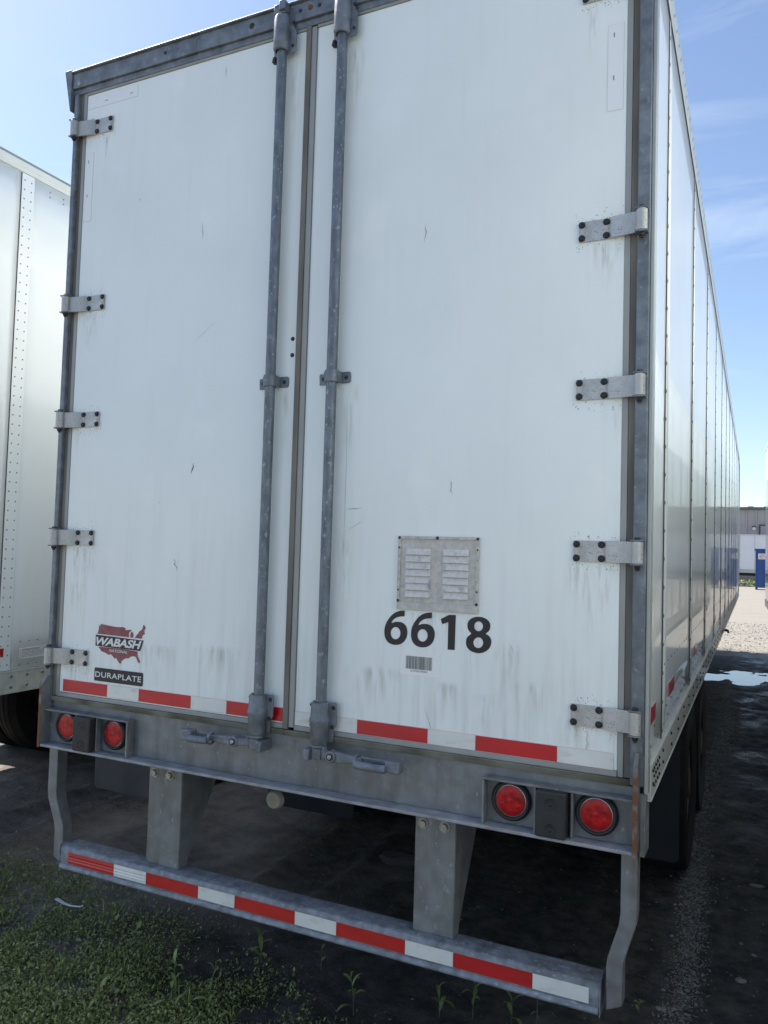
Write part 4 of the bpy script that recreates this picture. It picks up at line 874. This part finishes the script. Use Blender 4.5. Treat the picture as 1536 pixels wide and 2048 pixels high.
MB().box(.2, 14.8, .9, 1.5, .55, .819).build('chassis_beam', M['chassis'], FT)
def dumpster(nm, x, y, w_, h_, d_, label, sign=False):
    t_ = thing(nm, label, 'dumpster', (x, y, 0))
    MB().box(0, w_, 0, d_, .14, h_-.12).build('bin_body', M['bluep'], t_, .02)
    MB().box(-.07, w_+.05, -.05, d_+.04, h_-.12, h_).build('lid', M['bluep'], t_, .015)
    k_ = max(2, int(w_/.9))
    for i in range(k_+1):
        xx = min(w_-.08, i*w_/k_); MB().box(xx, xx+.08, -.05, -.001, .16, h_-.14).build('rib', M['blued'], t_)
    MB().box(0, .14, .1, d_-.1, 0, .139).build('skid', M['chassis'], t_); MB().box(w_-.14, w_, .1, d_-.1, 0, .139).build('skid', M['chassis'], t_)
    if sign:
        sg = MB().box(.16, .78, -.075, -.051, h_-.70, h_-.32).build('sign', M['sign'], t_)
        text_sheet('sign_lettering', 'WASTE\nMETAL\nONLY', M['signr'], .22, .72, h_-.66, h_-.36, -.078, sg, bold=.01)
    return t_
dumpster('dumpster', 1.66, 55, 1.0, 2.72, 1.6, 'tall blue dumpster with a small white sign on the sunlit gravel', True)
dumpster('waste_container', 3.1, 56, 4.6, 2.75, 2.2, 'long blue ribbed waste container, mirrored in the trailer side')
# scrap boards and weeds by the dumpster
M['wood'] = mat('weathered_scrap_wood', (.10, .075, .06), .85, col2=(.34, .31, .26), vscale=3)
for i, (x, y, a, ln, z, tl, lab) in enumerate(((.35, 60.5, .15, 1.5, .12, .1, 'dark scrap board lying lowest of the scrap beside the blue dumpster'), (.5, 61, -.25, 1.3, .3, .18, 'pale scrap board leaning on the scrap beside the blue dumpster'), (.15, 60.2, .5, 1.1, .22, -.16, 'short dark scrap board leftmost in the scrap by the blue dumpster'))):
    o = MB().box(-ln/2, ln/2, -.09, .09, -.03, .03).build('scrap_board', M['wood'], None, .004, loc=(x+.3, y, z)); o.rotation_euler = (0, tl, a); tag(o, lab, 'board', 'scrap boards by the dumpster')

# ============================================================ SMALL THINGS ON THE GROUND
M['stone'] = mat('stone_grey', (.15, .15, .14), .85, col2=(.28, .27, .24), vscale=2.5)
def stones(name, pts, sizes, m, seed):
    r2 = np.random.default_rng(seed); ico = [(0, 0, -1), (.9, 0, -.2), (.25, .85, -.2), (-.75, .5, -.2), (-.7, -.55, -.2), (.3, -.85, -.2), (.6, .4, .5), (-.3, .7, .5), (-.65, -.1, .55), (-.2, -.6, .5), (.5, -.4, .55), (0, 0, .85)]
    fc = [(0, 2, 1), (0, 3, 2), (0, 4, 3), (0, 5, 4), (0, 1, 5), (1, 2, 6), (2, 7, 6), (2, 3, 7), (3, 8, 7), (3, 4, 8), (4, 9, 8), (4, 5, 9), (5, 10, 9), (5, 1, 10), (1, 6, 10), (11, 6, 7), (11, 7, 8), (11, 8, 9), (11, 9, 10), (11, 10, 6)]
    V_ = np.array(ico); n_ = len(pts); a = r2.uniform(0, 6.28, n_); c, s_ = np.cos(a), np.sin(a)
    P = np.repeat(V_[None], n_, 0)*r2.uniform(.75, 1.2, (n_, 12, 1)); sc = np.stack([r2.uniform(.7, 1.3, n_), r2.uniform(.6, 1.1, n_), r2.uniform(.4, .75, n_)], -1)*np.array(sizes)[:, None]
    P = P*sc[:, None, :]; Xr = P[..., 0]*c[:, None]-P[..., 1]*s_[:, None]; Yr = P[..., 0]*s_[:, None]+P[..., 1]*c[:, None]
    Q = np.stack([Xr, Yr, P[..., 2]], -1)+np.array(pts)[:, None, :]
    Fc = (np.array(fc)[None]+np.arange(n_)[:, None, None]*12).reshape(-1, 3)
    me = bpy.data.meshes.new(name); me.from_pydata(Q.reshape(-1, 3).tolist(), [], Fc.tolist()); me.materials.append(m); return me
# material with a tone per stone
def island_tone(m, lo, hi):
    t = m.node_tree; b = t.nodes['Principled BSDF']; n = t.nodes.new; l = t.links.new
    g = n('ShaderNodeNewGeometry'); cr_ = n('ShaderNodeValToRGB'); cr_.color_ramp.elements[0].color = (*lo, 1); cr_.color_ramp.elements[1].color = (*hi, 1)
    l(g.outputs['Random Per Island'], cr_.inputs[0]); l(cr_.outputs[0], b.inputs['Base Color']); return m
M['gravel'] = island_tone(mat('gravel_tones', (.1, .1, .1), .85), (.07, .07, .064), (.27, .262, .24))
P = []; Sz = []
for k in range(17000):     # tyre track of loose gravel right of the trailer
    y = random.uniform(.9, 9.5); x = 1.27+.05*math.sin(y*1.1)+random.gauss(0, .030+.005*y); P.append((x, y)); Sz.append(random.uniform(.0025, .007) if random.random() < .93 else random.uniform(.008, .014))
for k in range(2600):     # scattered grit in the near yard
    x = random.uniform(-3, 2.4); y = random.uniform(-.8, 5); P.append((x, y)); Sz.append(abs(random.gauss(0, .003))+.0015)
for k in range(2600):     # churned lane
    x = random.uniform(1.25, 2.5); y = random.uniform(.5, 16); P.append((x, y)); Sz.append(abs(random.gauss(0, .0045))+.002)
for k in range(2600):
    x = random.uniform(.4, 3.5); y = random.uniform(15.5, 24); P.append((x, y)); Sz.append(random.uniform(.006, .022))
pa = np.array(P); hz_ = height(pa[:, 0], pa[:, 1]); pts = np.column_stack([pa, hz_+np.array(Sz)*.15])
keep = ~((pts[:, 2] < WATER+.004))
pts = pts[keep]; Sz = np.array(Sz)[keep]
o = ob('gravel', stones('gravel', pts, Sz, M['gravel'], 5), kind='stuff'); tag(o, 'loose grey gravel and grit scattered over the dark mud', 'gravel')

def rock(x, y, s, label, sc=(1, 1, 1), m=None, seed=0, rz=0):
    r2 = random.Random(seed); bm = bmesh.new(); bmesh.ops.create_icosphere(bm, subdivisions=2, radius=1)
    for v in bm.verts: v.co *= 1+.22*(r2.random()-.5)+.18*math.sin(v.co.x*3+seed)*math.cos(v.co.y*4+seed)
    for v in bm.verts: v.co = Vector((v.co.x*s*sc[0], v.co.y*s*sc[1], v.co.z*s*sc[2]))
    me = bpy.data.meshes.new('stone'); bm.to_mesh(me); bm.free(); me.materials.append(m or M['stone'])
    o = ob('stone', me, loc=(x, y, float(height(x, y))+s*sc[2]*.35)); o.rotation_euler = (0, 0, rz); tag(o, label, 'stone', 'stones lying in the mud'); return o
rock(-.357, 1.93, .13, 'flat grey stone on the dark ground under the trailer between the two guard posts', (1.1, .7, .3), m=mat('dark_stone', (.04, .04, .04), .9), seed=3)
rock(1.55, 1.45, .018, 'small pale broken stone in the mud near the lower right corner of the picture', (1.3, .9, .8), seed=5)
rock(1.62, 2.6, .024, 'flat pale stone on the mud right of the gravel track', (1.6, .8, .5), seed=8)
rock(-2.05, .93, .05, 'pale stone under the left end of the guard bar', (1.4, .8, .45), seed=12)
rock(1.24, 1.02, .013, 'pale pebble in the weeds right of the guard bar end', (1.2, 1, .6), seed=14)
M['litter'] = mat('white_plastic_scrap', (.62, .68, .70), .4)
lx, ly = -1.60, .473; g = MB(); vs = []
for i in range(9):
    q = i/8; x = lx-.085+.175*q; y = ly+.01*math.sin(q*3)+.012*q; z = float(height(x, y))+.055-.02*math.sin(q*math.pi)
    wd = .011*(1-.75*q)+.002; vs += [(x, y-wd, z), (x, y, z+.004), (x, y+wd, z), (x, y, z-.003)]
g.add(vs, [(4*j+i, 4*j+(i+1) % 4, 4*j+4+(i+1) % 4, 4*j+4+i) for j in range(8) for i in range(4)]+[(0, 1, 2, 3), (35, 34, 33, 32)])
tag(g.build('plastic_scrap', M['litter']), 'curved white plastic scrap lying in the weeds at lower left', 'litter')

# ground cover: tiny leaves and blades in one mass
def leaf_mass(name, P, hgt, ln, wd, m, seed, spread=1.):
    r2 = np.random.default_rng(seed); n_ = len(P); a = r2.uniform(0, 6.283, n_); el_ = r2.uniform(.1, 1.25, n_)*spread
    d = np.stack([np.cos(a)*np.cos(el_), np.sin(a)*np.cos(el_), np.sin(el_)], -1); s_ = np.stack([-np.sin(a), np.cos(a), r2.uniform(-.5, .5, n_)], -1)
    b0 = P+np.array([0, 0, 1.])*hgt[:, None]; ln = ln[:, None]; wd = wd[:, None]
    mid = b0+d*ln*.5; tip = b0+d*ln-np.array([0, 0, 1.])*ln*.22*np.cos(el_)[:, None]
    Vv = np.stack([b0, mid+s_*wd, tip, mid-s_*wd], 1).reshape(-1, 3)
    Ff = np.arange(n_*4).reshape(-1, 4)
    me = bpy.data.meshes.new(name); me.from_pydata(Vv.tolist(), [], Ff.tolist()); me.materials.append(m); return me
M['leafs'] = island_tone(mat('weed_leaf_tones', (.05, .08, .03), .6), (.085, .110, .022), (.36, .40, .13))
M['leafs'].node_tree.nodes['Principled BSDF'].inputs['Subsurface Weight'].default_value = 0
N0 = 380000
px = rng.uniform(-3.6, 1.0, N0); py = rng.uniform(-1.2, 1.3, N0)
edge_ = .84+.35*fbm(px, py, .7, 31, 3)-.32*(px+1.6)*(px > -1.6)-.0*(px)
den = np.clip((edge_+.25-py)/1.1, 0, 1)**1.3*np.clip((.9-px)/.9, 0, 1)*np.clip(.80+1.5*fbm(px, py, .22, 41, 4), 0.02, 1)
keep = rng.random(N0) < den; px = px[keep]; py = py[keep]; den = den[keep]; n_ = len(px)
P3 = np.column_stack([px, py, height(px, py)])
me = leaf_mass('ground_weeds', P3, rng.uniform(0, 1, n_)**2*.05*(.4+den), rng.uniform(.008, .026, n_), rng.uniform(.002, .006, n_), M['leafs'], 2)
o = ob('ground_weeds', me, kind='stuff'); tag(o, 'low dark green weeds and clover covering the ground at lower left', 'weeds')
kb = 380; px = rng.uniform(-2.9, .2, kb); py = rng.uniform(-.6, .75, kb); ok = py < .7-.5*np.clip(px+1.4, 0, 9); px, py = px[ok], py[ok]; n_ = len(px)
M['broad'] = island_tone(mat('broad_leaf_tones', (.1, .16, .05), .5), (.06, .10, .025), (.20, .26, .09))
me = leaf_mass('broad_weeds', np.column_stack([px, py, height(px, py)]), rng.uniform(.01, .05, n_), rng.uniform(.03, .06, n_), rng.uniform(.008, .014, n_), M['broad'], 12, .8)
o = ob('broad_weeds', me, kind='stuff'); tag(o, 'broader green leaves dotted through the low weeds at lower left', 'weeds')
# thin grass blades
N1 = 16000; px = rng.uniform(-4, 1.3, N1); py = rng.uniform(-1.6, 1.2, N1)
den = np.clip((.45-.35*(px+1.2)*(px > -1.2)-py)/.5, 0, 1)*np.clip(.35+1.3*fbm(px, py, .35, 51, 3), 0, 1); keep = rng.random(N1) < den; px = px[keep]; py = py[keep]; n_ = len(px)
M['blade'] = island_tone(mat('grass_blade_tones', (.06, .1, .03), .55), (.11, .14, .03), (.32, .36, .10))
ln_ = rng.uniform(.02, .09, n_)
cx_ = rng.uniform(-2.6, .25, 42); cy_ = rng.uniform(-.45, .6, 42); ok = cy_ < .62-.5*np.clip(cx_+1.3, 0, 9); cx_, cy_ = cx_[ok], cy_[ok]
for a_, c_ in zip(cx_, cy_):
    k_ = int(rng.integers(8, 24)); px = np.append(px, a_+rng.normal(0, .025, k_)); py = np.append(py, c_+rng.normal(0, .025, k_)); ln_ = np.append(ln_, rng.uniform(.05, .14, k_))
n_ = len(px)
me = leaf_mass('grass', np.column_stack([px, py, height(px, py)]), np.zeros(n_), ln_, rng.uniform(.0014, .0032, n_), M['blade'], 3, 1.12)
V_ = np.array([v.co[:] for v in me.vertices]).reshape(-1, 4, 3)
o = ob('grass', me, kind='stuff'); tag(o, 'thin grass blades among the low weeds behind the trailer', 'grass')
# dead twigs and straw
M['straw'] = island_tone(mat('straw_tones', (.2, .17, .1), .8), (.09, .08, .055), (.26, .23, .16))
N2 = 900; px = rng.uniform(-3.5, 2.3, N2); py = rng.uniform(-.5, 3.5, N2)
me = leaf_mass('straw', np.column_stack([px, py, height(px, py)+.003]), np.zeros(N2), rng.uniform(.015, .07, N2), rng.uniform(.0008, .002, N2), M['straw'], 4, .12)
o = ob('straw', me, kind='stuff'); tag(o, 'bits of dead straw and twigs on the mud', 'straw')
# far weeds beside the dumpster
N3 = 700; px = rng.uniform(.2, 1.7, N3); py = rng.uniform(60.5, 63, N3)
M['farleaf'] = island_tone(mat('far_weed_tones', (.1, .16, .05), .6), (.08, .13, .03), (.22, .28, .09))
me = leaf_mass('far_weeds', np.column_stack([px, py, height(px, py)]), rng.uniform(0, .35, N3), rng.uniform(.1, .3, N3), rng.uniform(.02, .06, N3), M['farleaf'], 6)
o = ob('far_weeds', me, kind='stuff'); tag(o, 'sunlit green weeds beside the blue dumpster', 'weeds')

# single standing weeds: stem and lance leaves
M['stem'] = mat('weed_stem', (.10, .14, .05), .6); M['lance'] = mat('weed_leaf', (.17, .23, .07), .5, var=.25, vscale=30)
M['brightleaf'] = mat('sunlit_weed_leaf', (.17, .26, .05), .5, var=.2, vscale=30)
def lance_mesh(ln, wd, m):
    vs = []; n_ = 6
    for i in range(n_+1):
        q = i/n_; ww = wd*math.sin(math.pi*(.08+.92*q))**.8*(1 if q < .98 else .1); x = ln*math.sin(q*1.15)/math.sin(1.15)*.9; z = ln*(.55*q-.75*q*q)
        vs += [(x, -ww, z+.18*ww), (x, 0, z), (x, ww, z+.18*ww)]
    fs = []
    for i in range(n_): fs += [(3*i, 3*i+1, 3*i+4, 3*i+3), (3*i+1, 3*i+2, 3*i+5, 3*i+4)]
    return MB().add(vs, fs).mesh('leaf', m, 60)
LM = {}
def weed(x, y, h, nl, lab, ml='lance', lean=(0, 0), seed=0, ln=.085, wd=.0095, grp='standing weeds behind the trailer'):
    r2 = random.Random(seed); t_ = thing('weed', lab, 'weed', (x, y, float(height(x, y))-.005), r2.uniform(0, 6), grp)
    key = (ml, ln, wd)
    if key not in LM: LM[key] = lance_mesh(ln, wd, M[ml])
    path = [(lean[0]*q*q*h, lean[1]*q*q*h, h*q) for q in (0, .25, .5, .75, 1)]
    MB().tube(path, .0016, 5).build('stem', M['stem'], t_)
    for k in range(nl):
        q = .25+.75*k/max(1, nl-1); o = ob('leaf', LM[key], t_, loc=(lean[0]*q*q*h, lean[1]*q*q*h, h*q))
        o.rotation_euler = (r2.uniform(-.3, .3), r2.uniform(-.9, .1)-.3*q, k*2.4+r2.uniform(-.4, .4)); s_ = r2.uniform(.6, 1.15)*(1.1-.35*q); o.scale = (s_, s_, s_)
weed(-1.135, -.255, .15, 7, 'bright yellow-green weed in sunlight at the bottom left corner', 'brightleaf', (.15, .1), 1, .05, .005)
weed(.545, .62, .24, 9, 'tallest lance-leaved weed under the guard bar, right of centre', 'lance', (.1, 0), 2)
weed(.42, .56, .13, 6, 'short weed just left of the tallest lance-leaved weed', 'lance', (-.1, 0), 3)
weed(.82, .60, .34, 10, 'slender weed standing in front of the rightmost white strip of the guard bar', 'lance', (0, 0), 4, .035, .003)
weed(.10, .40, .17, 7, 'spreading weed at the bottom edge of the picture near the middle', 'lance', (.1, .1), 5)
weed(-.18, .62, .12, 6, 'small pale weed standing alone on dark mud below the guard bar', 'lance', (0, 0), 6, .05, .008)
weed(-.52, .02, .24, 9, 'tall bushy weed at the right side of the grass patch', 'lance', (-.1, 0), 7)
weed(-.42, .10, .20, 8, 'weed with drooping leaves at the bottom edge right of the grass patch', 'lance', (.2, 0), 8)
weed(-.80, -.10, .24, 9, 'upright weed in the middle of the grass patch', 'lance', (.1, .1), 9)
weed(-.46, .55, .14, 8, 'dark weed in the shade right under the guard bar tape', 'lance', (0, .1), 10)
weed(-2.0, .28, .22, 9, 'weed standing leftmost in the grass patch near the left edge', 'lance', (.1, 0), 11)
weed(-1.65, .62, .16, 7, 'weed below the white plastic scrap at lower left', 'lance', (.1, 0), 12)
weed(-1.55, 1.12, .22, 6, 'thin weed growing behind the left end of the guard bar', 'lance', (0, 0), 13)
weed(.70, .66, .10, 5, 'tiny weed between the two tall weeds right of centre', 'lance', (0, 0), 15)
weed(1.16, .98, .06, 5, 'flat broad-leaved seedling on the mud right of the guard bar end', 'lance', (0, 0), 16, .04, .010)
